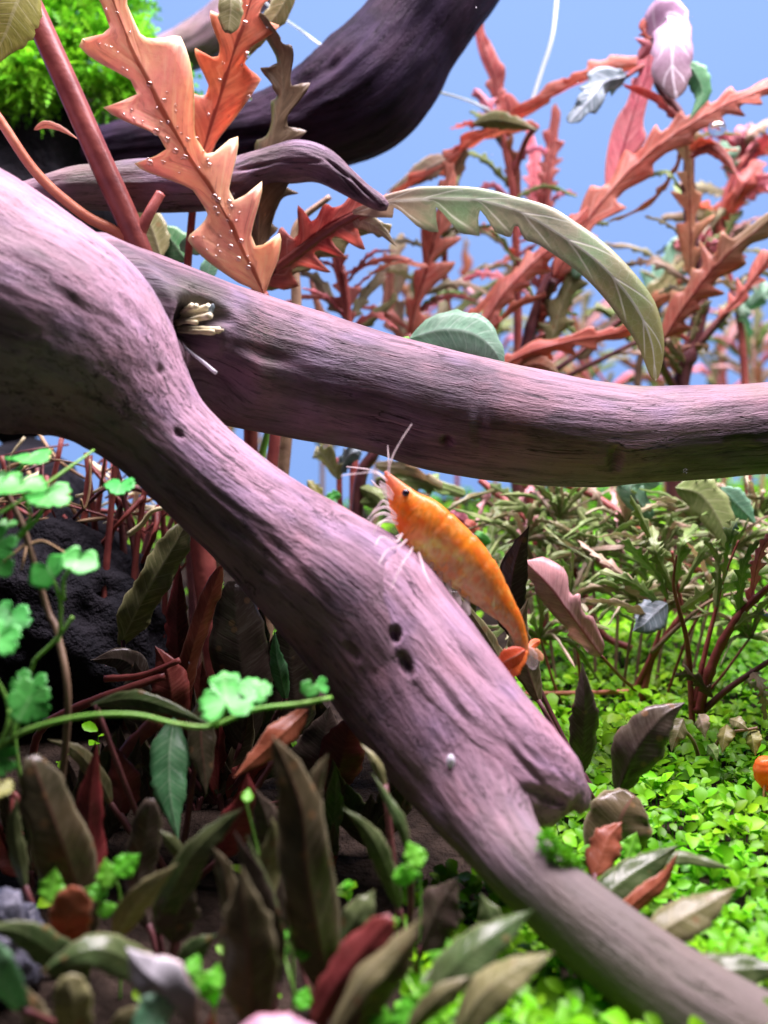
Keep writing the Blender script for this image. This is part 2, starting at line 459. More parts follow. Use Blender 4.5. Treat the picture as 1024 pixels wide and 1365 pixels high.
def dents(V, C, nr, holes):
    """holes: (px,py,rx,ry,angle,depth cm)"""
    px, py, d = proj(V)
    cen = np.repeat(C, nr, axis=0)
    front = ((V - cen) @ FWD) < 0
    inward = nrm(cen - V)
    for (hx, hy, rx, ry, ang, dep) in holes:
        c, s_ = math.cos(math.radians(ang)), math.sin(math.radians(ang))
        dx, dy = px - hx, py - hy
        a, b = (dx * c + dy * s_) / rx, (-dx * s_ + dy * c) / ry
        q = a * a + b * b
        k = np.exp(-q ** 1.6) * front
        rim = -.05 * np.exp(-(np.sqrt(q) - 1.5) ** 2 / .12) * front
        V = V + inward * ((k + rim) * dep)[:, None]
    return V
def smooth_union(V, C2, R2, k):
    """push the surface out where another limb comes close, as a fork does"""
    idx = np.arange(0, len(C2), 3)
    d = np.full(len(V), 1e9); near = np.zeros((len(V), 3))
    for i in idx:
        q = np.linalg.norm(V - C2[i], axis=1) - R2[i]
        d = np.minimum(d, q)
    return np.maximum(0, 1 - np.abs(d) / k) ** 2 * k * .25

# front log
_lc = [(-400, 232, 214, 13.6), (-313, 283, 208, 13.3), (-224, 332, 203, 13.0), (-129, 370, 192, 12.8), (-33, 403, 172, 12.6), (15, 421, 159, 12.55), (62, 441, 148, 12.5), (104, 465, 137, 12.5), (142, 497, 116, 12.5), (177, 536, 90, 12.5),
       (212, 576, 73, 12.5), (248, 612, 69, 12.5), (285, 646, 69, 12.5), (324, 679, 70, 12.5), (364, 711, 76, 12.5), (403, 744, 85, 12.5), (440, 778, 92, 12.45), (473, 817, 92, 12.4), (501, 860, 89, 12.3), (526, 904, 86, 12.2), (552, 948, 82, 12.0),
       (578, 992, 76, 11.75), (606, 1035, 68, 11.5), (634, 1077, 60, 11.2), (664, 1118, 51, 10.9), (698, 1156, 50, 10.6), (735, 1191, 51, 10.4), (773, 1226, 55, 10.25), (850, 1291, 61, 9.95), (933, 1352, 69, 9.65), (1018, 1407, 75, 9.4), (1105, 1460, 78, 9.1), (1150, 1490, 60, 9.0), (1170, 1505, 8, 8.95)]
_c = np.array([q[:2] for q in _lc], float); _t = tang(_c)
logS = [(c[0] + t[1] * q[2], c[1] - t[0] * q[2], c[0] - t[1] * q[2], c[1] + t[0] * q[2], q[3]) for c, t, q in zip(_c, _t, _lc)]
stubS = [(500, 742, 440, 810, 12.45), (552, 745, 470, 850, 12.35), (590, 790, 500, 900, 12.2), (627, 834, 530, 945, 12.05), (670, 889, 565, 1000, 11.9), (714, 944, 608, 1044, 11.75), (748, 982, 645, 1070, 11.65),
         (774, 1010, 682, 1084, 11.6), (788, 1036, 712, 1090, 11.55), (790, 1052, 735, 1092, 11.52), (783, 1066, 750, 1088, 11.5), (768, 1076, 762, 1082, 11.5)]
NRL = 190
V1, g1_, C1, R1 = wood_geo(logS, 560, NRL, 1, low=.06, grain=.017, twist=.10)
V2, g2_, C2, R2 = wood_geo(stubS, 200, 130, 4, low=.07, grain=.026, twist=.10)
g2_[:, 2] -= 27
n1 = nrm(V1 - np.repeat(C1, NRL, 0)); n2 = nrm(V2 - np.repeat(C2, 130, 0))
d1 = smooth_union(V1, C2, R2, .55); d2 = smooth_union(V2, C1, R1, .55)
V1 = V1 + n1 * d1[:, None]; V2 = V2 + n2 * d2[:, None]
H1 = [(213, 492, 7, 5, 60, .05), (238, 578, 8, 5, 40, .04), (120, 540, 60, 7, 30, 0.020), (60, 480, 70, 8, 25, 0.025), (470, 870, 14, 6, 50, .03), (330, 640, 40, 6, 42, 0.015), (400, 760, 50, 7, 45, 0.018), (180, 420, 50, 7, 45, 0.020), (300, 690, 60, 6, 42, 0.015), (100, 400, 70, 7, 30, 0.020)]
H2 = [(527, 846, 6, 9, -15, .17), (541, 886, 6, 15, -28, .15), (728, 1062, 26, 9, 20, 0.100), (700, 1020, 40, 5, 48, 0.030), (660, 1030, 24, 6, 55, 0.025), (735, 1015, 26, 5, 52, 0.030), (690, 985, 40, 4, 50, 0.025), (640, 900, 50, 5, 52, 0.022), (600, 930, 46, 6, 54, 0.022), (560, 800, 60, 5, 55, 0.015)]
V1 = dents(V1, C1, NRL, H1 + H2)
V2 = dents(V2, C2, 130, H1 + H2)
F = grid_faces(len(C1), NRL) + grid_faces(len(C2), 130, True, len(V1))
F.append(tuple(range(NRL - 1, -1, -1))); F.append(tuple(len(V1) - NRL + j for j in range(NRL)))
F.append(tuple(len(V1) + j for j in range(129, -1, -1))); F.append(tuple(len(V1) + len(V2) - 130 + j for j in range(130)))
gb = GP(1000, 9.4)
root_log = thing('driftwood_log', 'forked pinkish brown driftwood log with a broken stub, the orange shrimp on it', 'driftwood', gb)
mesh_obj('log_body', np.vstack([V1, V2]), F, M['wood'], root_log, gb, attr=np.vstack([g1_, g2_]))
# rear branch
rbS = [(0, 310, -10, 450, 12.8), (70, 308, 52, 480, 12.8), (150, 325, 130, 510, 13.05), (222, 350, 202, 532, 13.5), (286, 374, 264, 552, 13.95), (346, 394, 324, 570, 14.25), (425, 418, 405, 586, 14.4), (520, 446, 500, 603, 14.4), (600, 467, 585, 627, 14.4), (700, 490, 690, 644, 14.4), (790, 508, 785, 650, 14.45),
       (860, 516, 862, 645, 14.5), (940, 514, 945, 637, 14.6), (1024, 508, 1030, 632, 14.8), (1150, 490, 1160, 640, 15.1), (1300, 500, 1300, 660, 15.6), (1400, 560, 1380, 720, 16), (1450, 700, 1340, 800, 16.3), (1450, 900, 1330, 930, 16.4), (1440, 1030, 1340, 1040, 16.5)]
Vr, g, C, R = wood_geo(rbS, 460, 150, 9, low=.05, grain=.013, twist=.03)
Vr = Vr + nrm(Vr - np.repeat(C, 150, 0)) * smooth_union(Vr, C1, R1, .3)[:, None]
V = dents(Vr, C, 150, [(596, 588, 7, 6, 0, .14), (820, 612, 8, 14, 5, .14), (985, 600, 20, 16, 0, .05), (640, 545, 10, 50, 0, .05), (345, 470, 50, 10, 15, .05), (262, 440, 22, 36, -12, .5), (285, 505, 40, 36, 25, .3), (275, 415, 30, 12, 20, .2)])
F = grid_faces(len(C), 150); F.append(tuple(range(149, -1, -1))); F.append(tuple(len(V) - 150 + j for j in range(150)))
ob = mesh_obj('branch', V, F, M['wood2'], root_log, gb, attr=g)
ob['label'] = 'smooth horizontal side branch, pale above and dark below'
def simple_wood(name, label, secs, mat, nl, nr, seed, holes=(), **kw):
    V, g, C, R = wood_geo(secs, nl, nr, seed, **kw)
    if holes: V = dents(V, C, nr, holes)
    F = grid_faces(len(C), nr); F.append(tuple(range(nr - 1, -1, -1))); F.append(tuple(len(V) - nr + j for j in range(nr)))
    b = C[0].copy()
    o = mesh_obj(name, V, F, mat, None, b, attr=g)
    return tag(o, label, 'driftwood')
_lc = [(120, 205, 4, 20.2), (128, 204, 26, 20.1), (157, 201, 37, 19.9), (205, 196, 42, 19.5), (254, 190, 45, 19.2), (302, 184, 46, 19), (350, 177, 49, 18.8), (398, 166, 61, 18.7), (443, 148, 74, 18.6), (484, 122, 82, 18.6), (517, 87, 78, 18.6), (546, 47, 73, 18.6), (574, 7, 73, 18.6), (629, -73, 72, 18.7), (710, -195, 72, 18.9)]
_c = np.array([q[:2] for q in _lc], float); _t = tang(_c)
limbS = [(c[0] + t[1] * q[2], c[1] - t[0] * q[2], c[0] - t[1] * q[2], c[1] + t[0] * q[2], q[3]) for c, t, q in zip(_c, _t, _lc)]
simple_wood('driftwood_limb', 'thick dark driftwood limb rising from the moss toward the surface', limbS,
            M['wood_dark'], 260, 110, 15, [(420, 100, 60, 10, -40, .08), (330, 180, 70, 7, -8, .07), (470, 60, 60, 8, -50, .06)], low=.06, grain=.035)
simple_wood('driftwood_twig', 'thin lilac driftwood twig with bent split tip under the dark limb', [(-60, 275, -50, 315, 16.05), (40, 242, 48, 280, 16.05), (110, 222, 118, 281, 16.05), (200, 213, 205, 284, 16.05), (290, 214, 292, 278, 16.05), (345, 201, 350, 252, 16.05), (395, 187, 400, 245, 15.95), (432, 196, 425, 246, 15.85), (465, 221, 448, 256, 15.75), (492, 246, 476, 270, 15.70), (512, 262, 500, 280, 15.65), (520, 272, 514, 280, 15.65)],
            M['wood2'], 190, 80, 21, [(340, 222, 26, 3, -12, .05), (452, 226, 20, 2.5, 40, .04), (484, 252, 22, 2.5, 46, .06), (470, 250, 20, 2, 46, .04), (300, 255, 30, 8, 0, .08), (400, 215, 30, 3, 0, .04)], low=.14, grain=.04)
simple_wood('driftwood_bough', 'purple driftwood bough slanting up behind the orange leaves', [(120, 110, 130, 190, 22.5), (200, 58, 215, 108, 22.3), (240, 35, 262, 92, 22.2), (275, 10, 302, 66, 22.1), (310, -25, 345, 22, 22), (380, -100, 420, -50, 22), (450, -190, 490, -150, 22)],
            M['wood2'], 130, 70, 27, low=.1, grain=.04)

# ------------------------------------------------------------------ rocks
def rock(name, label, c, rad, mat, seed, sub=5, amp=.25, pits=0, base_z=None):
    me = bpy.data.meshes.new(name)
    import bmesh
    bm = bmesh.new(); bmesh.ops.create_icosphere(bm, subdivisions=sub, radius=1)
    rs = random.Random(seed)
    pp = [(Vector((rs.gauss(0, 1), rs.gauss(0, 1) - .6, rs.gauss(0, 1))).normalized(), rs.uniform(.06, .17)) for _ in range(pits)]
    for v in bm.verts:
        p = v.co.copy()
        k = 1 + amp * noise.fractal(p * 1.3 + Vector((seed, 0, 0)), 1, 2, 4) + amp * .35 * abs(noise.noise(p * 4 + Vector((0, seed, 0))))
        for (c_, r_) in pp:
            q = (p - c_).length / r_
            if q < 2: k -= .13 * math.exp(-q ** 4 * 1.2)
        v.co = Vector((p.x * rad[0], p.y * rad[1], p.z * rad[2])) * k * S
    bm.to_mesh(me); bm.free()
    me.polygons.foreach_set('use_smooth', [True] * len(me.polygons))
    me.materials.append(mat)
    o = bpy.data.objects.new(name, me); COL.objects.link(o)
    o.location = np.asarray(c) * S
    return tag(o, label, 'rock')
g = GP(70, 17.0)
rock('lava_rock', 'black pitted lava rock in shade behind the clover leaves', g + np.array([0, 0, 1.35]), (1.9, 1.3, 1.75), M['rock'], 3, 5, .22, 34)
rock('moss_rock', 'black rock topped with bright green moss under the dark limb', P(40, 215, 21.5) + np.array([-.6, 0, -1.6]), (2.4, 1.4, 3.3), M['rock'], 8, 5, .20, 8)
g = GP(10, 20.5)
rock('base_rock', 'tall dark rock carrying the mossy rock in deep shade', np.array([g[0] - .6, g[1] + .4, g[2] + 1.2]), (2.6, 1.6, 2.6), M['rock'], 12, 5, .2, 10)
g = GP(8, 10.4)
rock('grey_stone', 'small glossy grey stone lying among the brown leaves', np.array([g[0] - .1, g[1], g[2] + .42]), (.42, .35, .52), M['stone'], 5, 5, .34, 6)

# ------------------------------------------------------------------ leaves
def smooth(a, b, x):
    t = np.clip((x - a) / (b - a), 0, 1); return t * t * (3 - 2 * t)
LN = [0]
def leaf(parent, base, pts, hw, mat, kind='lance', n=6, dep=.62, shear=.45, curl=.18, wave=.0, roll=0., seed=None, name='leaf', one=0, world=None, nvec=None, sharp=True, th=.007, wf=3, ampr=(.35, 1.35)):
    LN[0] += 1
    rs = np.random.RandomState(LN[0] * 13 + 5 if seed is None else seed)
    Wp = np.array([W(p) for p in pts]) if world is None else np.array(world)
    if world is None:
        dm = np.mean([p[2] for p in pts]); w = hw / FPX * dm
    else: w = hw
    nt = {'lobed': n * 11 + 6, 'arch': 90, 'lance': 26, 'oval': 16, 'strap': 26}[kind]
    C = catmull(Wp, nt)
    seg = np.linalg.norm(np.diff(C, axis=0), axis=1); L = seg.sum()
    T = tang(C)
    mid = C[nt // 2]
    if nvec is None: nv = nrm(np.array([0, 0, CAMZ]) - mid)
    else: nv = nrm(np.asarray(nvec, float))
    S_ = nrm(np.cross(T, nv)); Nn = np.cross(S_, T)
    if kind == 'lobed' and np.isscalar(roll): roll = [roll + rs.uniform(-16, 16), roll + rs.uniform(-16, 16), roll + rs.uniform(-30, 30)]
    if not np.isscalar(roll) or roll:
        r = math.radians(roll) if np.isscalar(roll) else np.radians(np.interp(np.linspace(0, 1, nt), np.linspace(0, 1, len(roll)), roll))[:, None]
        S2 = np.cos(r) * S_ + np.sin(r) * Nn; Nn = -np.sin(r) * S_ + np.cos(r) * Nn; S_ = S2
    t = np.linspace(0, 1, nt)
    ss = np.array([-1, -.7, -.36, -.1, 0, .1, .36, .7, 1.0])
    ns = len(ss)
    def env(t):
        if kind == 'lance': return np.sin(math.pi * t ** .68) ** 1.15
        if kind == 'oval': return np.sin(math.pi * np.clip(t * .96 + .02, 0, 1)) ** .55
        if kind in ('strap', 'arch'): return np.minimum(1, .25 + t / .18 * .75) * np.clip((1 - t) / .22, 0, 1) ** .6
        return (.32 + .68 * np.sin(math.pi * np.clip(t * .86 + .14, 0, 1)) ** .75) * np.clip((1 - t) / .06, 0, 1) ** .5 * np.clip(t / .04 + .25, 0, 1)
    Ws = {}; folds = {-1: np.zeros(nt), 1: np.zeros(nt)}; tw = .8 if w > .35 else 1.0
    for sd in (-1, 1):
        e = env(t)
        if kind == 'lobed':
            ph = t * n + (.5 if sd > 0 else 0) + rs.uniform(-.15, .15) + .34 * np.sin(t * 8 + rs.uniform(0, 6))
            k = np.floor(ph).astype(int) + 2; fr = ph - np.floor(ph)
            k = np.clip(k, 0, n + 5)
            amp = rs.uniform(ampr[0], ampr[1], n + 6)[k]
            folds[sd] = rs.uniform(-.55, .45, n + 6)[k] * tw
            tooth = np.sin(np.clip((fr - .2) / .52, 0, 1) * math.pi / 2) ** 1.35 * (1 - np.clip((fr - .74) / .2, 0, 1)) ** 1.5 if sharp else smooth(.02, .60, fr) * (1 - smooth(.74, .99, fr))
            e = e * (1 - dep + dep * tooth * amp)
        elif kind == 'arch':
            ph = t * n; fr = ph - np.floor(ph); k = np.floor(ph).astype(int)
            amp = rs.uniform(.9, 1.5, n + 2)[k]
            lob = smooth(.0, .38, fr) * (1 - smooth(.82, 1.0, fr))
            on = 1 - smooth(.40, .52, t)
            e = e * ((1 - on) + on * ((.5 + 1.0 * lob * amp) if sd > 0 else .6))
        else:
            e = e * (1 + .05 * np.sin(t * 17 + rs.uniform(0, 6)) + .04 * np.sin(t * 41 + rs.uniform(0, 6)) + .045 * rs.randn(nt))
        if one and sd != one: e = e * .35
        Ws[sd] = e * w
    V = []; UV = []
    p1, p2 = rs.uniform(0, 6, 2)
    if kind == 'lobed': wave = wave + .06
    for side in (1, -1):
        for i in range(nt):
            for s in ss:
                ww = Ws[1 if s >= 0 else -1][i]
                off = s * ww
                h = (folds[1 if s >= 0 else -1][i] * s * s - curl * abs(s) ** 1.6) * ww + wave * ww * abs(s) ** 1.5 * math.sin(t[i] * wf * 6.28 + (p1 if s > 0 else p2))
                thick = th * (1 - .75 * abs(s)) + (.018 if abs(s) < .05 else 0) * (1 - t[i] * .8) * min(1, w / .25)
                if i in (0, nt - 1): thick *= .3
                V.append(C[i] + S_[i] * off + T[i] * shear * abs(off) * (1 if kind in ('lobed', 'arch') else .2) + Nn[i] * (h + side * thick))
                UV.append((t[i], s * .5 + .5))
    m = nt * ns; F = []
    for i in range(nt - 1):
        for j in range(ns - 1):
            a = i * ns + j
            F.append((a, a + 1, a + ns + 1, a + ns))
            F.append((m + a, m + a + ns, m + a + ns + 1, m + a + 1))
        for j in (0, ns - 1):
            a, b = i * ns + j, (i + 1) * ns + j
            F.append((a, b, m + b, m + a) if j == 0 else (b, a, m + a, m + b))
    for i in (0, nt - 1):
        for j in range(ns - 1):
            a = i * ns + j
            F.append((a + 1, a, m + a, m + a + 1) if i == 0 else (a, a + 1, m + a + 1, m + a))
    return mesh_obj(name, V, F, mat, parent, base, uv=UV)
def stem(parent, base, pts, hw0, hw1, mat, name='stem', nodes=0, nr=8):
    Wp = [W(p) for p in pts]
    dm = np.mean([p[2] for p in pts])
    return tube(name, Wp, hw0 / FPX * dm, hw1 / FPX * dm, mat, parent, base, n=8 * len(pts), nr=nr, nodes=nodes)

class Plant:
    def __init__(s, name, label, cat, px, d, group=None):
        s.base = GP(px, d); s.o = thing(name, label, cat, s.base, group); s.px = px; s.d = d
    def L(s, pts, hw, mat, kind='lobed', **k):
        return leaf(s.o, s.base, pts, hw, M[mat], kind, **k)
    def T(s, pts, a, b, mat='stem', **k):
        return stem(s.o, s.base, pts, a, b, M[mat], **k)

# --- tall plant in front of the dark limb (orange leaves)
A = Plant('red_stem_plant', 'plant with thick dark red stem and big orange jagged leaves dotted with bubbles', 'plant', 300, 16.2)
A.T([(-10, -130, 15.2), (30, -20, 15.2), (52, 30, 15.2), (88, 110, 15.2), (130, 205, 15.3), (180, 318, 15.5), (225, 450, 15.9), (265, 700, 16.1), (300, 'g', 16.2)], 15, 17, 'stem')
A.T([(-60, 70, 15), (0, 160, 15), (50, 232, 15.2), (110, 285, 15.3), (180, 330, 15.5), (215, 430, 15.8)], 6, 8, 'stem_orange')
A.T([(183, 318, 15.5), (196, 290, 15.5), (214, 258, 15.6)], 9, 7, 'stem')
A.T([(60, 45, 15.2), (38, 30, 15.2), (25, 8, 15.2)], 8, 6, 'stem', name='petiole')
leafA1 = A.L([(352, 392, 15.6), (328, 340, 15.5), (300, 285, 15.4), (270, 235, 15.3), (236, 182, 15.2), (198, 112, 15.1), (166, 40, 15.0), (135, -40, 14.9), (110, -110, 14.9)], 70, 'orange', n=5, dep=.70, ampr=(.9, 1.2), shear=.5, curl=.1, wave=.10, roll=[8, 0, -6], seed=21)
leafA2 = A.L([(262, 232, 16.2), (282, 165, 16.1), (300, 105, 16.0), (322, 40, 15.9), (345, -35, 15.9), (360, -80, 15.9)], 52, 'orange2', n=4, dep=.66, ampr=(.8, 1.15), shear=.4, curl=.12, wave=.1, roll=-8, seed=5)
A.T([(352, 392, 15.6), (372, 450, 16.2), (360, 640, 16.2), (300, 'g', 16.2)], 6, 9, 'stem', name='petiole')
A.T([(262, 232, 16.2), (255, 300, 16.3), (250, 370, 16.2), (255, 470, 16.1), (265, 640, 16.1)], 5, 6, 'stem', name='petiole')
A.L([(42, -40, 14.6), (20, 10, 14.5), (5, 50, 14.5), (-22, 98, 14.5)], 36, 'yellow', 'lance', curl=.2)
A.L([(345, 335, 16.0), (348, 270, 16.0), (358, 205, 16.0), (376, 130, 16.0), (372, 70, 16.0), (345, 18, 15.9)], 40, 'brownolive', n=5, dep=.6, shear=.5, roll=22, seed=8)
A.L([(308, -30, 15.5), (308, 0, 15.4), (307, 22, 15.4), (304, 44, 15.4)], 17, 'olive', 'oval')
A.L([(400, -40, 16.6), (375, 10, 16.6), (345, 50, 16.6), (325, 85, 16.7)], 14, 'olive', 'lance')
A.L([(340, 352, 16.3), (350, 300, 16.3), (362, 262, 16.3), (380, 235, 16.3)], 30, 'brownolive', n=3, dep=.6)
A.L([(45, 173, 15.6), (62, 166, 15.6), (84, 173, 15.6), (108, 188, 15.4)], 5, 'orange', 'lance', shear=0)
A.L([(300, 340, 16.6), (275, 325, 16.5), (240, 330, 16.4)], 16, 'jade', 'oval')
A.L([(215, 345, 16.9), (205, 310, 16.9), (190, 280, 16.9), (172, 258, 16.9)], 20, 'olive', 'lance')
A.L([(250, 350, 17), (228, 320, 17), (205, 300, 17)], 22, 'green', 'lance')
A.L([(270, 395, 16.8), (278, 360, 16.8), (283, 345, 16.8)], 11, 'jade', 'oval')

# --- plant of the arched leaf
B = Plant('arching_plant', 'plant with a long arching pale green leaf with white veins over the branch', 'plant', 345, 17.4)
B.T([(345, 'g', 17.4), (335, 640, 17.2), (335, 430, 16.8), (350, 378, 16.6), (400, 335, 16.4), (450, 300, 16.2), (505, 272, 15.9)], 11, 5, 'stem')
B.L([(350, 378, 16.5), (395, 335, 16.4), (440, 298, 16.2), (490, 276, 16.0), (520, 268, 15.9)], 40, 'red', n=5, dep=.6, shear=.25, roll=10)
B.L([(345, 385, 16.9), (395, 350, 16.8), (440, 318, 16.7), (490, 300, 16.6), (520, 312, 16.5)], 26, 'olive', n=4, dep=.5, shear=.3, roll=25)
B.L([(450, 300, 16.2), (475, 292, 16.1), (505, 305, 16.0), (530, 330, 16.0)], 12, 'pale', 'lance', name='leaf')
B.L([(470, 284, 15.9), (520, 269, 15.8), (575, 264, 15.6), (635, 266, 15.4), (690, 281, 15.2), (745, 312, 15.1), (800, 352, 15.0), (845, 405, 15.0), (868, 455, 15.0), (874, 508, 15.0)], 25, 'arch', 'arch', n=9, shear=.3, curl=.3, wave=.05, roll=[-15, -5, 8, 0], seed=4)
B.L([(545, 452, 15.9), (590, 440, 15.6), (632, 446, 15.5), (660, 470, 15.5), (672, 500, 15.6)], 30, 'jade', 'lance', curl=.25, roll=15)
B.T([(545, 452, 15.9), (470, 470, 16.3), (380, 520, 16.9), (340, 640, 17.2)], 4, 5, 'stem_green', name='petiole')
B.T([(394, 440, 17.4), (395, 395, 17.4), (393, 350, 17.4), (396, 300, 17.4), (440, 262, 17.4)], 8, 4, 'stem_brown')
B.T([(394, 440, 17.4), (380, 600, 17.4), (345, 'g', 17.4)], 8, 9, 'stem_brown')

def chain(p, base_pts):
    p.T(base_pts, 8, 5, 'stem_dark')
# --- red plants against the back panel
C_ = Plant('red_leaf_plant', 'low red plant with small hooked leaves just above the branch beside the twig tip', 'plant', 470, 19.5)
C_.T([(470, 'g', 19.5), (472, 560, 19.4), (465, 430, 19.2), (458, 360, 19.0)], 7, 4, 'stem')
C_.L([(466, 435, 19.2), (460, 395, 19.1), (452, 362, 19.0), (448, 330, 18.9)], 23, 'red', n=3, dep=.72)
C_.L([(466, 425, 19.3), (440, 400, 19.2), (425, 375, 19.2), (400, 360, 19.2)], 11, 'pale', n=3, dep=.5)
C_.L([(468, 425, 19.3), (485, 395, 19.3), (505, 370, 19.3), (520, 345, 19.3)], 12, 'pale', n=4, dep=.5)
C_.L([(466, 440, 19.4), (432, 425, 19.5), (420, 395, 19.5), (415, 370, 19.5)], 9, 'orange', n=3, dep=.5)
C_.L([(468, 445, 19.4), (490, 430, 19.4), (515, 410, 19.4), (528, 390, 19.4)], 9, 'olive', n=3, dep=.5)

D = Plant('oak_leaf_plant', 'red plant whose finger lobed leaf stands upright above the middle of the branch', 'plant', 545, 20.5)
D.T([(545, 'g', 20.5), (540, 560, 20.4), (545, 445, 20.2)], 7, 5, 'stem')
D.L([(545, 448, 20.2), (558, 395, 20.0), (572, 345, 19.9), (584, 300, 19.8), (595, 250, 19.8), (605, 215, 19.8)], 29, 'red', n=5, dep=.78, shear=.7, seed=3, sharp=False)
D.L([(540, 450, 20.5), (522, 400, 20.5), (524, 350, 20.5), (535, 310, 20.6)], 20, 'pale', n=4, dep=.5)
D.L([(540, 455, 20.4), (518, 425, 20.4), (520, 380, 20.4), (512, 335, 20.4)], 11, 'orange', n=3, dep=.5)
D.L([(545, 460, 20.6), (590, 430, 20.8), (640, 390, 21), (670, 370, 21)], 8, 'frond', n=5, dep=.4)
D.L([(545, 460, 20.6), (585, 420, 20.8), (610, 380, 21), (650, 350, 21)], 8, 'pale', n=4, dep=.4)

E = Plant('red_ribbon_plant', 'red plant with long twisting ribbon leaves standing right of the dark limb', 'plant', 690, 21.5)
E.T([(690, 'g', 21.5), (690, 600, 21.4), (690, 400, 21.2), (684, 260, 21), (674, 200, 20.9), (664, 140, 20.8)], 7, 4, 'stem')
E.L([(664, 142, 20.8), (660, 110, 20.8), (650, 78, 20.8), (638, 42, 20.9), (630, 10, 20.9)], 16, 'red', n=3, dep=.35, roll=30)
E.L([(668, 170, 20.8), (655, 150, 20.7), (645, 132, 20.7), (632, 118, 20.7)], 15, 'pink', n=2, dep=.6)
E.L([(668, 170, 20.8), (678, 148, 20.7), (674, 125, 20.7)], 15, 'red', 'oval')
E.L([(690, 268, 21), (684, 230, 21), (676, 200, 20.9), (660, 180, 20.9)], 18, 'red2', n=3, dep=.6, roll=25)
E.L([(716, 168, 20.3), (670, 172, 20.3), (630, 188, 20.3), (600, 215, 20.3), (560, 240, 20.2), (515, 264, 20.2)], 16, 'red', n=6, dep=.4, shear=.3, roll=[40, 25, 35, 50], curl=.3)
E.T([(716, 168, 20.3), (700, 190, 20.7), (684, 240, 21)], 4, 4, 'stem', name='petiole')
E.L([(630, 165, 20.2), (660, 160, 20.1), (690, 165, 20.0), (718, 174, 20)], 12, 'olive', 'lance', curl=.4)
E.L([(600, 210, 20.3), (575, 222, 20.2), (550, 238, 20.2), (512, 258, 20.2)], 15, 'pale', 'lance')
E.L([(592, 300, 20.6), (598, 262, 20.5), (604, 232, 20.4), (622, 198, 20.3)], 18, 'red2', n=3, dep=.4, roll=18)
E.T([(592, 300, 20.6), (600, 420, 21), (660, 560, 21.3)], 4, 5, 'stem', name='petiole')
E.L([(868, 84, 20.6), (830, 88, 20.5), (790, 100, 20.4), (745, 122, 20.3), (705, 145, 20.3), (672, 162, 20.3)], 15, 'red', n=6, dep=.3, roll=[20, 35, 45, 50], curl=.3)

Fp = Plant('saw_leaf_plant', 'red plant with one straight saw edged leaf rising above the arching leaf', 'plant', 722, 22)
Fp.T([(722, 'g', 22), (722, 500, 21.8), (724, 330, 21.6), (728, 255, 21.5)], 6, 4, 'stem')
Fp.L([(726, 285, 21.5), (730, 240, 21.4), (736, 195, 21.4), (741, 138, 21.3)], 18, 'red', n=6, dep=.55, shear=.6, seed=2)
Fp.L([(716, 290, 21.9), (712, 250, 21.9), (712, 210, 21.9), (702, 160, 21.9)], 15, 'pink', n=6, dep=.5)
Fp.L([(722, 320, 21.8), (700, 300, 21.8), (690, 260, 21.8)], 9, 'pale', n=3)

Gp = Plant('tall_red_plant', 'tallest red plant with mauve leaf at its tip and jagged leaves on a dark stem', 'plant', 905, 20.5)
Gp.T([(905, 'g', 20.5), (900, 640, 20.3), (908, 512, 20.1), (928, 440, 20), (935, 395, 19.9), (924, 330, 19.8), (918, 260, 19.8), (918, 190, 19.8), (905, 150, 19.8), (880, 118, 19.8), (868, 80, 19.8), (868, 55, 19.8)], 13, 4, 'stem_dark', nodes=9)
Gp.L([(738, 372, 19.4), (780, 300, 19.3), (830, 238, 19.2), (885, 190, 19.1), (940, 155, 19.1), (985, 132, 19.1), (1040, 112, 19.1)], 29, 'red', n=8, dep=.55, shear=.7, seed=6, roll=[15, 5, 20])
Gp.T([(738, 372, 19.4), (712, 440, 20), (700, 500, 20.2), (760, 700, 20.4), (905, 'g', 20.5)], 6, 7, 'stem_dark', name='petiole')
Gp.L([(812, 262, 19.6), (830, 200, 19.6), (848, 140, 19.6), (862, 100, 19.6), (868, 55, 19.6)], 29, 'pink', n=3, dep=.55, shear=.5, seed=9)
Gp.L([(866, 60, 19.5), (880, 34, 19.3), (892, 24, 19.1), (896, 60, 18.9), (897, 100, 18.9), (902, 132, 18.9)], 25, 'mauve', 'strap', curl=.3)
Gp.L([(912, 82, 19.2), (928, 100, 19.1), (936, 128, 19.1), (918, 162, 19.1)], 15, 'green', 'lance', curl=.3)
Gp.L([(866, 70, 19.5), (862, 52, 19.4), (858, 38, 19.4), (868, 22, 19.4)], 8, 'red', n=3)
Gp.L([(850, 80, 19.4), (862, 62, 19.3), (846, 50, 19.3)], 8, 'pink', 'lance')
Gp.L([(835, 102, 19.4), (805, 110, 19.3), (788, 130, 19.2), (758, 164, 19.2)], 22, 'greyblue', n=4, dep=.3, shear=.2, roll=10)
Gp.T([(868, 84, 19.7), (850, 92, 19.6), (835, 102, 19.4)], 4, 3, 'stem', name='petiole')
Gp.L([(920, 370, 19.7), (921, 320, 19.6), (920, 270, 19.6), (918, 220, 19.6), (912, 176, 19.6)], 29, 'red2', n=4, dep=.8, shear=.8, seed=14)
Gp.L([(884, 452, 19.2), (915, 405, 19.1), (945, 365, 19.0), (980, 330, 18.9), (1040, 282, 18.8)], 34, 'red2', n=5, dep=.6, shear=.5, seed=16)
Gp.T([(884, 452, 19.2), (880, 480, 19.5), (900, 520, 20.1)], 5, 6, 'stem_dark', name='petiole')
Gp.T([(926, 465, 20), (965, 420, 19.8), (1010, 365, 19.7), (1070, 290, 19.6)], 6, 4, 'stem_dark')
Gp.L([(958, 425, 19.7), (985, 395, 19.6), (1010, 365, 19.5), (1050, 310, 19.4)], 15, 'red', n=4, dep=.75, shear=.7)
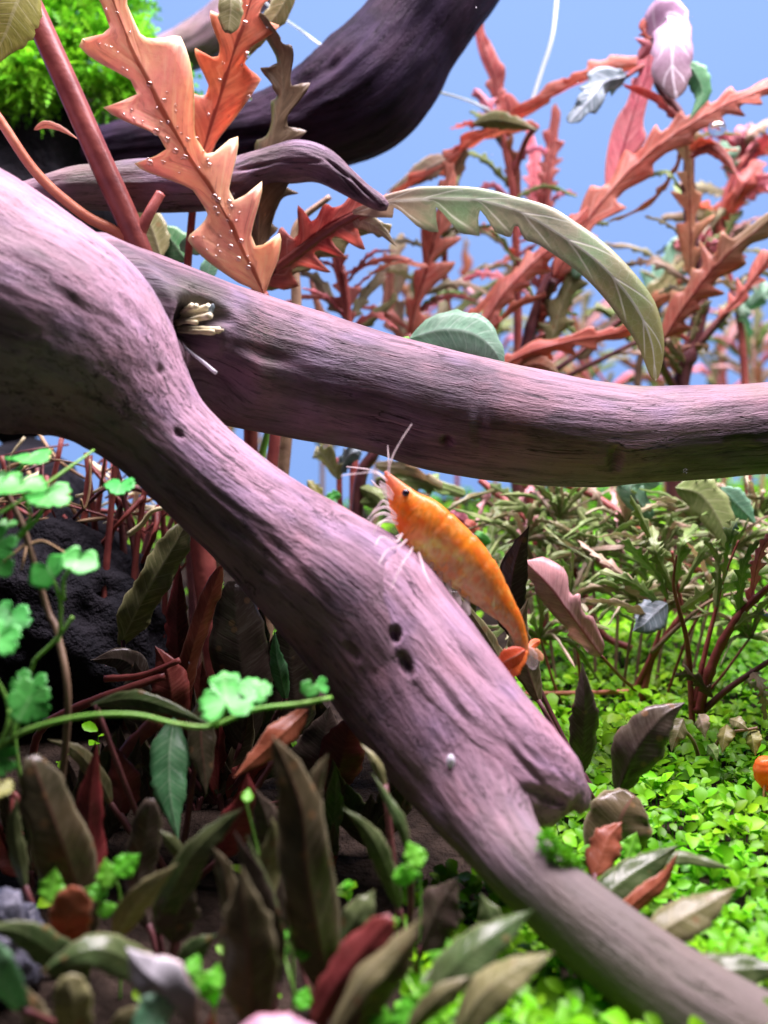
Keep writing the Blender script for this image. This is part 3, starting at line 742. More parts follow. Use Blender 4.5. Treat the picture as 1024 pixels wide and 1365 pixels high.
Gp.L([(918, 210, 19.5), (945, 196, 19.4), (970, 215, 19.3), (985, 240, 19.2)], 9, 'red', 'lance', curl=.4)
Gp.L([(918, 200, 19.5), (935, 190, 19.4), (955, 195, 19.4)], 9, 'orange2', n=2, dep=.4)
Gp.L([(918, 165, 19.5), (895, 150, 19.4), (870, 130, 19.4), (830, 112, 19.4)], 8, 'red', n=3, dep=.5)
Gp.L([(918, 190, 19.9), (885, 250, 20), (850, 280, 20), (800, 300, 20)], 9, 'red2', n=5, dep=.6, roll=40)
Gp.L([(905, 500, 20), (890, 470, 20), (870, 455, 20), (840, 458, 20)], 11, 'red', 'lance')
Gp.L([(878, 500, 19.9), (900, 470, 19.9), (930, 460, 19.9), (945, 465, 19.9)], 11, 'red2', n=2)

H = Plant('dark_stem_plant', 'red leaved plant on forked nearly black stems in front of the blue panel', 'plant', 705, 20.2)
H.T([(705, 'g', 20.2), (690, 600, 20), (700, 475, 19.8), (716, 410, 19.7), (738, 360, 19.6), (775, 310, 19.5)], 10, 5, 'stem_dark', nodes=6)
H.L([(632, 452, 19.3), (672, 392, 19.2), (712, 350, 19.2), (748, 320, 19.1), (785, 275, 19.1)], 23, 'red', n=6, dep=.5, shear=.6, seed=31)
H.L([(600, 450, 19.8), (640, 410, 19.8), (680, 370, 19.8), (715, 350, 19.8)], 10, 'orange2', n=5, dep=.5)
H.L([(655, 440, 19.6), (690, 405, 19.5), (720, 395, 19.5), (735, 385, 19.5)], 8, 'orange2', n=3)
H.L([(732, 470, 19.6), (745, 420, 19.5), (762, 375, 19.4), (790, 335, 19.4)], 36, 'green', n=4, dep=.55, seed=33, base_=None) if False else H.L([(732, 470, 19.6), (745, 420, 19.5), (762, 375, 19.4), (790, 335, 19.4)], 23, 'olive', n=4, dep=.55, seed=33)
H.L([(765, 370, 19.35), (778, 345, 19.3), (795, 335, 19.3)], 13, 'jade', 'oval')
H.L([(660, 492, 19.3), (705, 470, 19.2), (760, 455, 19.1), (812, 446, 19.1), (850, 436, 19.1)], 18, 'orange2', n=5, dep=.55, shear=.7, seed=34)
H.L([(690, 490, 19.3), (720, 486, 19.2), (748, 500, 19.1)], 14, 'red2', 'lance')
H.T([(700, 520, 19.9), (760, 480, 19.8), (810, 440, 19.8), (860, 400, 19.7)], 4, 3, 'stem_dark')
H.T([(690, 540, 20), (760, 500, 20), (820, 470, 20), (870, 445, 20)], 4, 3, 'stem_dark')
H.L([(770, 480, 20), (790, 450, 20), (820, 430, 20), (850, 390, 20)], 13, 'brownolive', n=4, dep=.5)
H.L([(720, 400, 19.6), (745, 375, 19.5), (760, 350, 19.4), (775, 325, 19.4)], 9, 'red', n=3)
H.L([(700, 470, 19.8), (740, 440, 19.6), (755, 405, 19.5), (780, 385, 19.4)], 8, 'frond', n=4)

K = Plant('jade_leaf_plant', 'plant with bright jade and grey green leaves half hidden behind the tall red stem', 'plant', 860, 22.5)
K.T([(860, 'g', 22.5), (850, 560, 22.4), (855, 470, 22.3), (880, 400, 22.2), (905, 340, 22.1)], 6, 4, 'stem_brown')
K.L([(845, 440, 22.2), (868, 400, 22.2), (890, 360, 22.2), (915, 320, 22.2)], 30, 'jade', n=4, dep=.4)
K.L([(850, 425, 22.0), (875, 395, 22), (900, 365, 22), (925, 340, 22)], 18, 'olive', n=3, dep=.3)
K.L([(865, 410, 21.9), (885, 395, 21.8), (915, 392, 21.8)], 11, 'red2', 'lance')
K.L([(870, 470, 22), (885, 450, 22), (890, 420, 22)], 12, 'green', 'oval')
K.L([(900, 350, 22), (940, 310, 22), (965, 280, 22), (1000, 270, 22)], 9, 'pale', n=4)
K.L([(850, 470, 22), (825, 430, 22), (800, 410, 22), (780, 420, 22)], 8, 'frond', n=3)

R_ = Plant('pink_tip_plant', 'plant with tangled pink and pale leaves rising at the right of the tall red stem', 'plant', 1000, 22.5)
R_.T([(1000, 'g', 22.5), (995, 560, 22.4), (985, 420, 22.3), (960, 320, 22.2), (975, 240, 22.1), (1010, 190, 22)], 6, 4, 'stem')
rr = random.Random(5)
for (x0, y0, x1, y1, hw, m) in [(960, 330, 985, 230, 24, 'pink'), (965, 300, 1015, 215, 22, 'red'), (975, 240, 1025, 180, 20, 'pink'), (985, 205, 930, 150, 15, 'pink'), (985, 205, 1030, 160, 15, 'pale'), (970, 260, 905, 245, 14, 'pale'), (965, 290, 880, 290, 12, 'pale'), (960, 330, 1000, 300, 16, 'pale'), (960, 340, 900, 330, 20, 'pink'), (962, 330, 930, 270, 24, 'red'), (985, 420, 1030, 380, 18, 'jade'), (985, 400, 960, 440, 14, 'olive'), (990, 215, 1000, 170, 14, 'pink'), (975, 240, 960, 190, 14, 'jade'), (1000, 200, 1060, 200, 18, 'red'), (990, 260, 1050, 250, 22, 'pink'), (985, 400, 1000, 450, 12, 'jade')]:
    R_.L([(x0, y0, 22.2), ((x0 + x1) / 2 + rr.uniform(-8, 8), (y0 + y1) / 2 - rr.uniform(0, 14), 22 + rr.uniform(-.4, .3)), (x1, y1, 21.9)], hw, m, n=4, dep=.5, roll=rr.uniform(-35, 35))

# fine narrow leaves along the stems
rr = random.Random(41)
for (p_, stemline, dd, cols, k_) in [(C_, [(470, 440), (458, 350)], 19.3, ['red', 'pale', 'olive', 'pink'], 10), (D, [(545, 450), (590, 300), (560, 330)], 20.3, ['red', 'pink', 'pale', 'frond'], 14), (E, [(690, 400), (684, 260), (664, 150)], 21, ['red', 'pink', 'red2', 'frond'], 14), (Fp, [(722, 430), (726, 280)], 21.8, ['red', 'pale', 'pink'], 10), (Gp, [(908, 500), (930, 420), (918, 280), (905, 160)], 19.9, ['red', 'olive', 'frond', 'pink', 'pale'], 16), (H, [(700, 475), (720, 405), (775, 310)], 19.8, ['red', 'olive', 'frond', 'frond'], 12), (K, [(855, 470), (905, 340)], 22.2, ['frond', 'jade', 'pale', 'red2'], 12), (R_, [(985, 440), (960, 320), (1010, 190)], 22.2, ['pink', 'pale', 'frond', 'olive', 'blush'], 14)]:
    for i in range(k_):
        u_ = rr.random() * (len(stemline) - 1.001); j_ = int(u_); f_ = u_ - j_
        x0 = stemline[j_][0] * (1 - f_) + stemline[j_ + 1][0] * f_; y0 = stemline[j_][1] * (1 - f_) + stemline[j_ + 1][1] * f_
        a = rr.choice([-1, 1]) * rr.uniform(.3, 1.5); ln = rr.uniform(50, 115)
        x1, y1 = x0 + math.sin(a) * ln, y0 - math.cos(a) * ln * .8
        p_.L([(x0, y0, dd), ((x0 + x1) / 2, (y0 + y1) / 2 - rr.uniform(2, 14), dd - .2), (x1, y1 + rr.uniform(-5, 22), dd + rr.uniform(-.6, .6))], rr.uniform(4, 9), rr.choice(cols), n=rr.randint(4, 6), dep=.55, roll=rr.uniform(-45, 45))
# --- far pale stems, look-alikes
rr = random.Random(11)
far_spots = [(430, 29, 470), (500, 28.5, 455), (610, 29, 420), (660, 28, 430), (780, 29, 395), (830, 28.5, 420), (960, 29, 425), (1010, 28, 405), (560, 29.5, 410), (740, 29.5, 440), (330, 29, 520), (890, 30, 440)]
for (px, d, top) in far_spots:
    p = Plant('far_stem_plant', 'pale spindly stem plant far behind against the blue panel', 'plant', px, d, 'pale stems at the back')
    ptop = (px + rr.uniform(-60, 60), top + rr.uniform(-60, 60), d + rr.uniform(-1, .5))
    pts = [(px, 'g', d), (px + rr.uniform(-15, 15), 560, d), ptop]
    p.T(pts, 3.4, 2, rr.choice(['stem', 'stem_brown', 'stem_brown']))
    for i in range(rr.randint(14, 19)):
        t = rr.uniform(.25, 1)
        y0 = 650 + (ptop[1] - 650) * t; x0 = px + (ptop[0] - px) * t
        a = rr.uniform(-1.25, 1.25); ln = rr.uniform(50, 120)
        x1, y1 = x0 + math.sin(a) * ln, y0 - math.cos(a) * ln * .8
        p.L([(x0, y0, d), ((x0 + x1) / 2, (y0 + y1) / 2 - 8, d - .4), (x1, y1 + rr.uniform(0, 18), d - .6)], rr.uniform(4, 9), rr.choice(['pale', 'frond', 'pale', 'blush', 'olive', 'red2', 'pink']), n=4, dep=.5, roll=rr.uniform(-40, 40))

# ------------------------------------------------------------------ shrimp
def shrimp(name, label, rings, dd, extra=True):
    base = P(560, 752, dd)
    root = thing(name, label, 'shrimp', base)
    A_, Rr, Sd = sections([(a, b, c, e, dd) for (a, b, c, e) in rings])
    n = 120; nr = 40
    Q = catmull(np.hstack([A_, Rr[:, None], Sd]), n)
    C, R, Sd = Q[:, :3], np.maximum(Q[:, 3], .004), Q[:, 4:]
    T = tang(C); Sd = nrm(Sd - (Sd * T).sum(1, keepdims=True) * T); Bn = np.cross(T, Sd)
    th = np.linspace(0, 2 * math.pi, nr, endpoint=False)
    t = np.linspace(0, 1, n)
    V = np.zeros((n, nr, 3)); Cc = np.ones((n, nr, 4))
    edges = [.40, .50, .59, .68, .77, .87]
    for i in range(n):
        step = 0
        for e in edges:
            if t[i] >= e: step = math.exp(-(t[i] - e) / .05) * .035
        crease = sum(math.exp(-((t[i] - e + .004) / .006) ** 2) for e in edges) * .035
        for j in range(nr):
            c, s = math.cos(th[j]), math.sin(th[j])
            wid = .62 - .12 * t[i]
            if c < 0: wid *= 1 - .25 * abs(c)
            k = 1 + step - crease
            if t[i] > .4 and c < -.3:   # scalloped side plates
                k += .05 * abs(math.sin((t[i] - .4) / .093 * math.pi))
            V[i, j] = C[i] + R[i] * k * (c * Sd[i] + s * wid * Bn[i])
            nz = noise.fractal(Vector((t[i] * 9, th[j] * 1.3, 2.0)), 1, 2, 3)
            col = np.array([.97, .31, .035]) * (1 + .15 * nz)
            lowmix = float(smooth(.38, -.02, np.array(c + .22 * nz))) * float(smooth(.28, .42, np.array(t[i])))
            col = col * (1 - lowmix) + np.array([.80, .62, .40]) * lowmix * (1 + .45 * nz)
            yel = math.exp(-((t[i] - .36) / .07) ** 2 - ((c - .25) / .4) ** 2) + .8 * math.exp(-((t[i] - .50) / .07) ** 2 - ((c - .5) / .28) ** 2)
            col = col * (1 - .75 * min(1, yel)) + np.array([1.0, .37, .012]) * .75 * min(1, yel)
            blot = noise.fractal(Vector((t[i] * 26, math.cos(th[j]) * 2.4, math.sin(th[j]) * 2.4 + 7)), 1, 2, 3)
            col = col * (1 - .8 * float(smooth(.1, .4, np.array(blot)))) + np.array([1.0, .48, .10]) * .8 * float(smooth(.15, .5, np.array(blot)))
            col = col * (1 - .5 * float(smooth(-.1, -.4, np.array(blot)))) + np.array([.85, .16, .03]) * .5 * float(smooth(-.1, -.4, np.array(blot)))
            head = float(smooth(.22, .05, np.array(t[i])))
            col = col * (1 - .75 * head) + np.array([.96, .34, .24]) * .75 * head
            stripe = math.exp(-((c - .2 + .2 * nz) / .08) ** 2) * float(smooth(.36, .46, np.array(t[i]))) * .35
            col = col * (1 - stripe) + np.array([.25, .12, .05]) * stripe
            tail = float(smooth(.88, .97, np.array(t[i])))
            col = col * (1 - .5 * tail) + np.array([.95, .5, .33]) * .5 * tail
            Cc[i, j, :3] = np.clip(col, 0, 1); Cc[i, j, 3] = .97 - .30 * lowmix - .22 * tail
    F = grid_faces(n, nr); F.append(tuple(range(nr - 1, -1, -1))); F.append(tuple((n - 1) * nr + j for j in range(nr)))
    mesh_obj('body', V.reshape(-1, 3), F, M['shrimp'], root, base, col=Cc.reshape(-1, 4))
    return root, base
def shrimp_mat():
    q = NT('shrimp_shell')
    cat = q.n('Attribute', attribute_name='Col'); c = cat.outputs['Color']
    tc = q.n('TexCoord').outputs['Object']
    nz = q.noise(tc, 1200, 4, .6)
    c = q.mix(q.math('MULTIPLY', q.ramp(nz, .5, .72), .4), c, (.95, .55, .25))
    bs = q.n('BsdfPrincipled'); q.l(c, bs.inputs['Base Color']); bs.inputs['Roughness'].default_value = .3; bs.inputs['Specular IOR Level'].default_value = .4
    bs.inputs['Subsurface Weight'].default_value = .3; bs.inputs['Subsurface Radius'].default_value = (.001, .0006, .0003); bs.inputs['Subsurface Scale'].default_value = .2
    bp = q.n('Bump', i_Strength=.25, i_Distance=.0002); q.l(nz, bp.inputs['Height']); q.l(bp.outputs[0], bs.inputs['Normal'])
    tr = q.n('BsdfTranslucent'); q.l(c, tr.inputs['Color'])
    mx = q.n('MixShader'); mx.inputs[0].default_value = .35
    q.l(bs.outputs[0], mx.inputs[1]); q.l(tr.outputs[0], mx.inputs[2]); tp = q.n('BsdfTransparent'); m2 = q.n('MixShader'); q.l(cat.outputs['Alpha'], m2.inputs[0]); q.l(tp.outputs[0], m2.inputs[1]); q.l(mx.outputs[0], m2.inputs[2]); q.l(m2.outputs[0], q.out.inputs[0])
    return q.m
M['shrimp'] = shrimp_mat()
def glassy(name, c, al):
    q = NT(name)
    bs = q.n('BsdfPrincipled'); bs.inputs['Base Color'].default_value = c + (1,); bs.inputs['Roughness'].default_value = .3
    tc = q.n('TexCoord').outputs['Object']
    tp = q.n('BsdfTransparent'); tr = q.n('BsdfTranslucent'); tr.inputs[0].default_value = c + (1,)
    m1 = q.n('MixShader'); m1.inputs[0].default_value = .4; q.l(bs.outputs[0], m1.inputs[1]); q.l(tr.outputs[0], m1.inputs[2])
    mx = q.n('MixShader'); q.l(q.ramp(q.noise(tc, 500, 3), .3, .7, al - .15, al + .15), mx.inputs[0])
    q.l(tp.outputs[0], mx.inputs[1]); q.l(m1.outputs[0], mx.inputs[2]); q.l(mx.outputs[0], q.out.inputs[0])
    return q.m
M['limb'] = glassy('shrimp_limb', (.92, .80, .80), .34)
M['limbo'] = glassy('shrimp_limb_orange', (.95, .50, .28), .7)
M['eye'] = plainmat('shrimp_eye', (.012, .006, .015), (.03, .01, .03), 200, .15, bump=0, spec=.6)
M['tail'] = leafmat('shrimp_tail', (.80, .115, .03), (.88, .22, .05), (.95, .5, .3), .3, transl=.4, mid=(.9, .45, .3))
rings = [(514, 627, 513, 630), (523, 633, 517, 645), (534, 640, 521, 662), (547, 648, 525, 681), (560, 655, 530, 700), (577, 664, 538, 717), (592, 676, 552, 734), (608, 691, 570, 750),
         (625, 708, 590, 769), (642, 728, 609, 787), (658, 752, 629, 803), (672, 778, 648, 816), (684, 800, 663, 827), (695, 822, 676, 839), (701, 842, 684, 853), (704, 858, 690, 866), (706, 872, 697, 877)]
SD = 12.35
sh, sb = shrimp('shrimp', 'orange shrimp climbing the pink driftwood log under the rear branch', rings, SD)
def stube(pts, a, b, mat, name, nr=7):
    Wp = [P(*p) for p in pts]
    return tube(name, Wp, a / FPX * SD, b / FPX * SD, M[mat], sh, sb, n=22, nr=nr)
def ball(name, c, r, mat, parent=None, base=None, sq=(1, 1, 1), sub=2):
    import bmesh
    bm = bmesh.new(); bmesh.ops.create_icosphere(bm, subdivisions=sub, radius=1)
    V = np.array([v.co[:] for v in bm.verts]); F = [tuple(v.index for v in f.verts) for f in bm.faces]; bm.free()
    return mesh_obj(name, V * r * np.array(sq) + np.asarray(c), F, mat, parent, base)
for (ex, ey, sg) in ((541, 657, -1), (546, 654, 1)):
    st_ = stube([(ex, ey + 3, SD + sg * .06), (ex, ey + 1, SD + sg * .11)], 3, 4, 'limbo', 'eye_stalk')
    ball('eye', P(ex, ey, SD + sg * .125), 5.2 / FPX * SD, M['eye'], st_, sb, sub=3)
for pts in ([(518, 634, SD - .05), (522, 612, SD - .1), (534, 588, SD - .2), (549, 565, SD - .3)], [(517, 634, SD), (518, 616, SD), (517, 594, SD + .1)], [(516, 640, SD - .05), (500, 630, SD - .2), (478, 631, SD - .4), (455, 634, SD - .6)], [(516, 640, SD + .05), (500, 628, SD + .2), (480, 624, SD + .3), (462, 622, SD + .4)], [(518, 645, SD), (506, 650, SD), (495, 640, SD + .3)]):
    stube(pts, 1.7, .7, 'limb', 'antenna')
for pts in ([(525, 668, SD - .05), (516, 652, SD - .1), (506, 640, SD - .12)], [(527, 676, SD + .05), (514, 655, SD + .06), (505, 644, SD + .05)]):
    leaf(sh, sb, pts, 5, M['limb'], 'lance', name='antenna_scale')
# front claws, walking legs, swimmerets
for pts in ([(528, 692, SD - .12), (512, 684, SD - .2), (498, 690, SD - .25), (492, 700, SD - .22)], [(529, 688, SD - .1), (515, 676, SD - .15), (500, 681, SD - .2), (490, 692, SD - .2)], [(530, 690, SD + .1), (513, 668, SD + .12), (503, 676, SD + .12), (497, 684, SD + .1)], [(530, 698, SD - .12), (516, 694, SD - .2), (504, 699, SD - .3), (498, 712, SD - .34)], [(532, 700, SD + .1), (520, 690, SD + .2), (508, 698, SD + .2), (506, 708, SD + .15)]):
    stube(pts, 2.1, 1.3, 'limb', 'claw')
for pts in ([(536, 712, SD - .15), (528, 722, SD - .5), (508, 716, SD - .75), (500, 728, SD - .92)], [(542, 720, SD - .15), (532, 728, SD - .6), (516, 734, SD - .9), (505, 752, SD - 1.12)], [(550, 730, SD - .15), (546, 738, SD - .6), (536, 752, SD - .9), (521, 785, SD - 1.1)], [(558, 737, SD - .15), (562, 748, SD - .5), (566, 762, SD - .7), (574, 778, SD - .82)],
            [(538, 712, SD + .1), (528, 716, SD + .2), (522, 724, SD + .1)], [(548, 727, SD + .1), (540, 732, SD + .2), (545, 742, SD + .1)], [(560, 738, SD + .1), (570, 752, SD + .2), (576, 765, SD + .1)]):
    stube(pts, 2.2, 1.1, 'limb', 'walking_leg')
for k, (x, y) in enumerate([(574, 752), (586, 765), (598, 777), (610, 787), (622, 798)]):
    leaf(sh, sb, [(x + 3, y - 4, SD - .08), (x - 1, y + 9, SD - .14), (x + 4, y + 22, SD - .18)], 5.5, M['limb'], 'oval', name='swimmeret')
leaf(sh, sb, [(700, 866, SD - .04), (688, 874, SD - .1), (676, 880, SD - .12), (666, 886, SD - .12)], 14, M['tail'], 'oval', name='tail_fin', roll=12)
leaf(sh, sb, [(702, 866, SD - .02), (690, 880, SD - .06), (682, 892, SD - .08), (677, 902, SD - .08)], 12, M['tail'], 'oval', name='tail_fin', roll=-18)
leaf(sh, sb, [(704, 866, SD + .06), (712, 858, SD + .12), (720, 854, SD + .15)], 6, M['tail'], 'oval', name='tail_fin')
leaf(sh, sb, [(702, 862, SD), (708, 876, SD), (712, 892, SD)], 9, M['limb'], 'oval', name='telson')
leaf(sh, sb, [(704, 866, SD + .05), (716, 872, SD + .1), (724, 880, SD + .1)], 6, M['limbo'], 'oval', name='tail_fin')

# second animal at the right edge: only its rounded orange flank reaches in
b2 = GP(1024, 17.4)
s2 = thing('small_shrimp', 'orange shrimp low in the green carpet by the yellowish leaves', 'shrimp', b2)
pc = P(1020, 1027, 13.4); b2 = GP(1024, 13.4); s2.location = b2 * S
cc = catmull([pc + np.array(q) for q in ((-.02, 0, .16), (0.0, 0, .02), (.12, .05, -.12), (.40, .1, -.2), (.8, .15, -.18), (1.2, .2, -.02))], 60)
tt = np.linspace(0, 1, 60)
rad = .17 * np.sin(math.pi * np.clip(tt * .9 + .08, 0, 1)) ** .6 * (1 + .07 * np.abs(np.sin(tt * 9 * math.pi)))
Vv, Ff, _ = tube_geo(cc, rad, 26)
mesh_obj('body', Vv, Ff, M['shrimp'], s2, b2, col=np.tile(np.array([.86, .20, .04]), (len(Vv), 1)))
for k in range(6):
    q = cc[14 + k * 6]
    tube('walking_leg', [q + np.array([0, -.05, -.1]), q + np.array([-.06, -.14, -.22]), np.array([q[0] - .04, q[1] - .2, G(q[0], q[1] - .2) + .05])], .02, .01, M['limbo'], s2, b2, n=10, nr=6)

# ------------------------------------------------------------------ dry stalks wedged in the fork, threads, specks
def fork_tuft():
    b = P(232, 432, 13.2)
    root = thing('dry_root_tuft', 'tuft of cut cream coloured roots wedged between log and branch', 'root tuft', b)
    rs = random.Random(3)
    for (x0, y0, x1, y1, hw) in [(232, 420, 262, 408, 3.6), (232, 421, 278, 409, 4.4), (232, 424, 279, 415, 4.2), (230, 428, 280, 421, 4.4), (234, 430, 262, 430, 3.2), (230, 437, 292, 440, 4.4), (232, 441, 286, 443, 4.0), (232, 434, 268, 424, 3.2), (232, 418, 256, 407, 3)]:
        d0 = 13.3; d1 = 12.75 + rs.uniform(-.1, .12)
        tube('root', [P(x0, y0, d0), P((x0 + x1) / 2, (y0 + y1) / 2 + rs.uniform(-2, 2), (d0 + d1) / 2), P(x1, y1, d1)], hw * .7 / FPX * 13, hw / FPX * 13, M['root'], root, b, n=12, nr=8, wob=.08, seed=int(x1))
    tube('root', [P(288, 440, 12.76), P(293, 440, 12.7), P(298, 440, 12.68)], 2.2 / FPX * 13, 1.5 / FPX * 13, M['root'], root, b, n=8, nr=8)
    tube('root', [P(236, 452, 13.3), P(252, 468, 13.0), P(270, 482, 12.8), P(288, 497, 12.7)], 1.8 / FPX * 13, 3.4 / FPX * 13 * .8, M['white'], root, b, n=16, nr=8)
    leaf(root, b, [(278, 420, 12.74), (282, 412, 12.7), (284, 405, 12.7)], 3.6, M['greyblue'], 'oval', name='flake')
fork_tuft()
def thread(label, pts, hw):
    Wp = [P(*p) for p in pts]; b = Wp[0]
    dm = np.mean([p[2] for p in pts])
    o = tube('thread', Wp, hw / FPX * dm, hw / FPX * dm, M['thread'], None, b, n=30, nr=8)
    return tag(o, label, 'thread', 'fishing line tied round the wood')
thread('bright curved line hanging from the surface onto the red ribbon leaf', [(738, -120, 20.6), (742, -40, 20.5), (742, 0, 20.4), (736, 50, 20.3), (722, 95, 20.3), (708, 138, 20.3)], 2.6)
thread('short white line stretched from the dark limb to the red ribbon plant', [(560, 115, 18.9), (586, 123, 19.3), (618, 132, 19.9), (652, 146, 20.6)], 2.0)
thread('white line slanting from the dark limb up behind the olive leaves', [(465, 85, 18.9), (430, 62, 19), (400, 40, 19), (372, 20, 17.5), (340, -10, 16.4)], 1.8)
VL = np.vstack([V1, V2])
def on_log(px, py):
    x, y, d = proj(VL); m = (x - px) ** 2 + (y - py) ** 2 < 25
    return d[m].min()
for i, (px, py, d, r, lb) in enumerate([(601, 1015, on_log(601, 1015), 8, 'white oval egg stuck on the log near its broken stub')]):
    o = ball('snail_egg', P(px, py, d), r / FPX * d, M['white'], None, P(px, py, d), (.75, .8, 1.25), 3)
    tag(o, lb, 'egg')

# bubbles clinging to the big orange leaf
rs = random.Random(8)
def surface_pts(o, k, test):
    me = o.data; b = np.array(o.parent.location) / S
    V = np.array([v.co[:] for v in me.vertices]) / S + b
    fc = [p.vertices[:] for p in me.polygons if max(p.vertices) < len(V) // 2]
    ar = [np.linalg.norm(np.cross(V[f[1]] - V[f[0]], V[f[3]] - V[f[0]])) for f in fc]
    out = []
    for f in rs.choices(fc, ar, k=k * 60):
        a, c = rs.random(), rs.random()
        q = (V[f[0]] * (1 - a) + V[f[1]] * a) * (1 - c) + (V[f[3]] * (1 - a) + V[f[2]] * a) * c
        px, py, d = proj(q)
        if test(px, py) and all(np.linalg.norm(q - z) > .05 for z in out): out.append(q)
        if len(out) >= k: break
    return out
proto = None
pts = surface_pts(leafA1, 64, lambda x, y: 90 < x < 340 and 4 < y < 360 and (x - 150) < y * .62) + surface_pts(leafA2, 10, lambda x, y: 250 < x < 360 and 4 < y < 200)
for k, p in enumerate(pts):
    r = .021 + .034 * rs.random() ** 2.2
    if proto is None:
        proto = ball('air_bubble', p, r, M['bubble'], None, p, sub=3); ob = proto; r0 = r
    else:
        ob = proto.copy(); COL.objects.link(ob)
        ob.scale = (r / r0,) * 3
    ob.location = (p + nrm(np.array([0, 0, CAMZ]) - p) * r * .7) * S
    tag(ob, 'tiny round air bubble clinging to an orange jagged leaf', 'bubble', 'bubbles on the orange leaves')
ob = ball('big_bubble', P(956, 171, 19.0), 11.5 / FPX * 19, M['bubble'], None, P(956, 171, 19), (1.05, 1, .9), 3)
tag(ob, 'large clear air bubble under the uppermost jagged red leaf', 'bubble')

# ------------------------------------------------------------------ bright clover-leaved creeper
def clover(parent, base, c, r, nvec, upv, mat, lobes=5, notch=True, cup=.15, seed=0):
    """rounded leaf with scalloped lobes; c centre (cm), nvec its normal, upv direction of the notch"""
    rs = np.random.RandomState(seed)
    n = nrm(np.asarray(nvec, float)); u = np.asarray(upv, float); u = nrm(u - n * (u @ n)); v = np.cross(n, u)
    na, nrg = 60, 6
    V = []; UV = []
    amp = rs.uniform(.85, 1.12, 12)
    for side in (1, -1):
        for k in range(nrg + 1):
            for a in range(na):
                th = a / na * 2 * math.pi
                f = (th / (2 * math.pi)) * lobes
                q = f - math.floor(f)
                lob = abs(math.sin(q * math.pi)) ** .38
                R = r * (.76 + .24 * lob) * amp[int(f) % 12]
                R *= 1 + .055 * math.cos((q - .5) * 3 * 2 * math.pi)
                if notch:
                    dth = min(th, 2 * math.pi - th); R *= 1 - .75 * math.exp(-(dth / .22) ** 2)
                s = k / nrg
                h = cup * r * (s ** 2) * math.sin(2 * th + seed) * .8 + cup * r * s * s * .6
                V.append(np.asarray(c) + s * R * (math.cos(th) * u + math.sin(th) * v) + n * (h + side * .008 * (1 - .6 * s)))
                UV.append((.5 + .4 * s * math.cos(th), .5 + .5 * s * math.sin(th) * .9))
    m = (nrg + 1) * na; F = []
    for k in range(nrg):
        for a in range(na):
            b = (a + 1) % na
            q0, q1, q2, q3 = k * na + a, (k + 1) * na + a, (k + 1) * na + b, k * na + b
            if k == 0:
                F.append((q0, q1, q2)); F.append((m + q0, m + q2, m + q1))
            else:
                F.append((q0, q1, q2, q3)); F.append((m + q0, m + q3, m + q2, m + q1))
            if k == nrg - 1: F.append((q1, m + q1, m + q2, q2))
    return mesh_obj('leaf', V, F, mat, parent, base, uv=UV)
Hy = Plant('clover_creeper', 'bright green clover leaved creeper at the left in front of the lava rock', 'plant', 60, 12.0)
CLO = .9
def hl(px, py, d, rpx, nv, seed, stem_to=None, mat='brightg', lobes=5, up=(0, 1, -.3), plant=None):
    plant = plant or Hy
    d = d - CLO if plant is Hy else d
    c = P(px, py, d)
    clover(plant.o, plant.base, c, rpx * .92 / FPX * d, nv, up, M[mat], lobes, seed=seed)
    if stem_to:
        plant.T([(px, py + 2, d + .02)] + [(a_, b_, c_ - CLO) for (a_, b_, c_) in stem_to], 2.2, 3, 'stem_green', name='petiole')
hl(28, 650, 11.2, 42, (0, -.30, 1), 1, [(40, 690, 11.3), (20, 720, 11.4), (-10, 760, 11.5)])
hl(62, 662, 11.5, 38, (.1, -.42, 1), 2, [(50, 690, 11.5), (20, 722, 11.5)])
hl(38, 612, 11.6, 32, (0, -.15, 1), 3, [(10, 640, 11.6), (-20, 680, 11.5)])
hl(160, 648, 12.4, 22, (0, -.4, 1), 4)
hl(-2, 722, 11.2, 28, (.2, -1, .5), 5, [(-10, 760, 11.3), (-30, 850, 11.5)])
hl(2, 755, 11.3, 20, (.2, -.8, .6), 15)
hl(66, 760, 11.2, 30, (-.45, -.75, .75), 6, [(80, 800, 11.4), (80, 840, 11.6), (77, 856, 11.6)], lobes=2)
hl(104, 748, 11.2, 28, (.2, -.6, .8), 7, [(86, 770, 11.3), (84, 800, 11.4)], lobes=2)
hl(14, 824, 11.3, 32, (.1, -.5, .9), 8, [(0, 860, 11.4)])
hl(-2, 850, 10.6, 36, (.3, -.7, .8), 9, [(-20, 900, 10.8)])
hl(38, 935, 10.9, 34, (.1, -1, .55), 10, [(24, 965, 11), (14, 985, 11)])
hl(38, 915, 11.2, 30, (.1, -.8, .6), 11)
hl(4, 1012, 11, 26, (.3, -1, .3), 12)
hl(0, 1052, 10.6, 18, (0, -.5, 1), 13, mat='yellow')
hl(302, 936, 10.9, 47, (-.1, -.42, .8), 14, [(296, 955, 11.0), (281, 967, 11.1)], up=(.2, -1, -.6), lobes=5)
hl(338, 922, 11.0, 26, (.2, -.5, .8), 16, lobes=4, up=(-.4, -1, -.4))
hl(412, 918, 11.3, 14, (.2, -1, .6), 17, lobes=2)
hl(430, 914, 11.4, 12, (.8, -.6, .5), 18, lobes=2)
hl(10, 700, 11.6, 16, (0, -.4, 1), 19); hl(-8, 640, 11.4, 30, (.2, -.5, 1), 20)
Hy.T([(-60, 1040, 10.00), (0, 995, 10.10), (40, 972, 10.10), (110, 955, 10.10), (180, 953, 10.10), (235, 965, 10.15), (281, 968, 10.20), (340, 946, 10.25), (400, 938, 10.40), (442, 930, 10.60)], 3.6, 3.0, 'stem_green', name='runner')
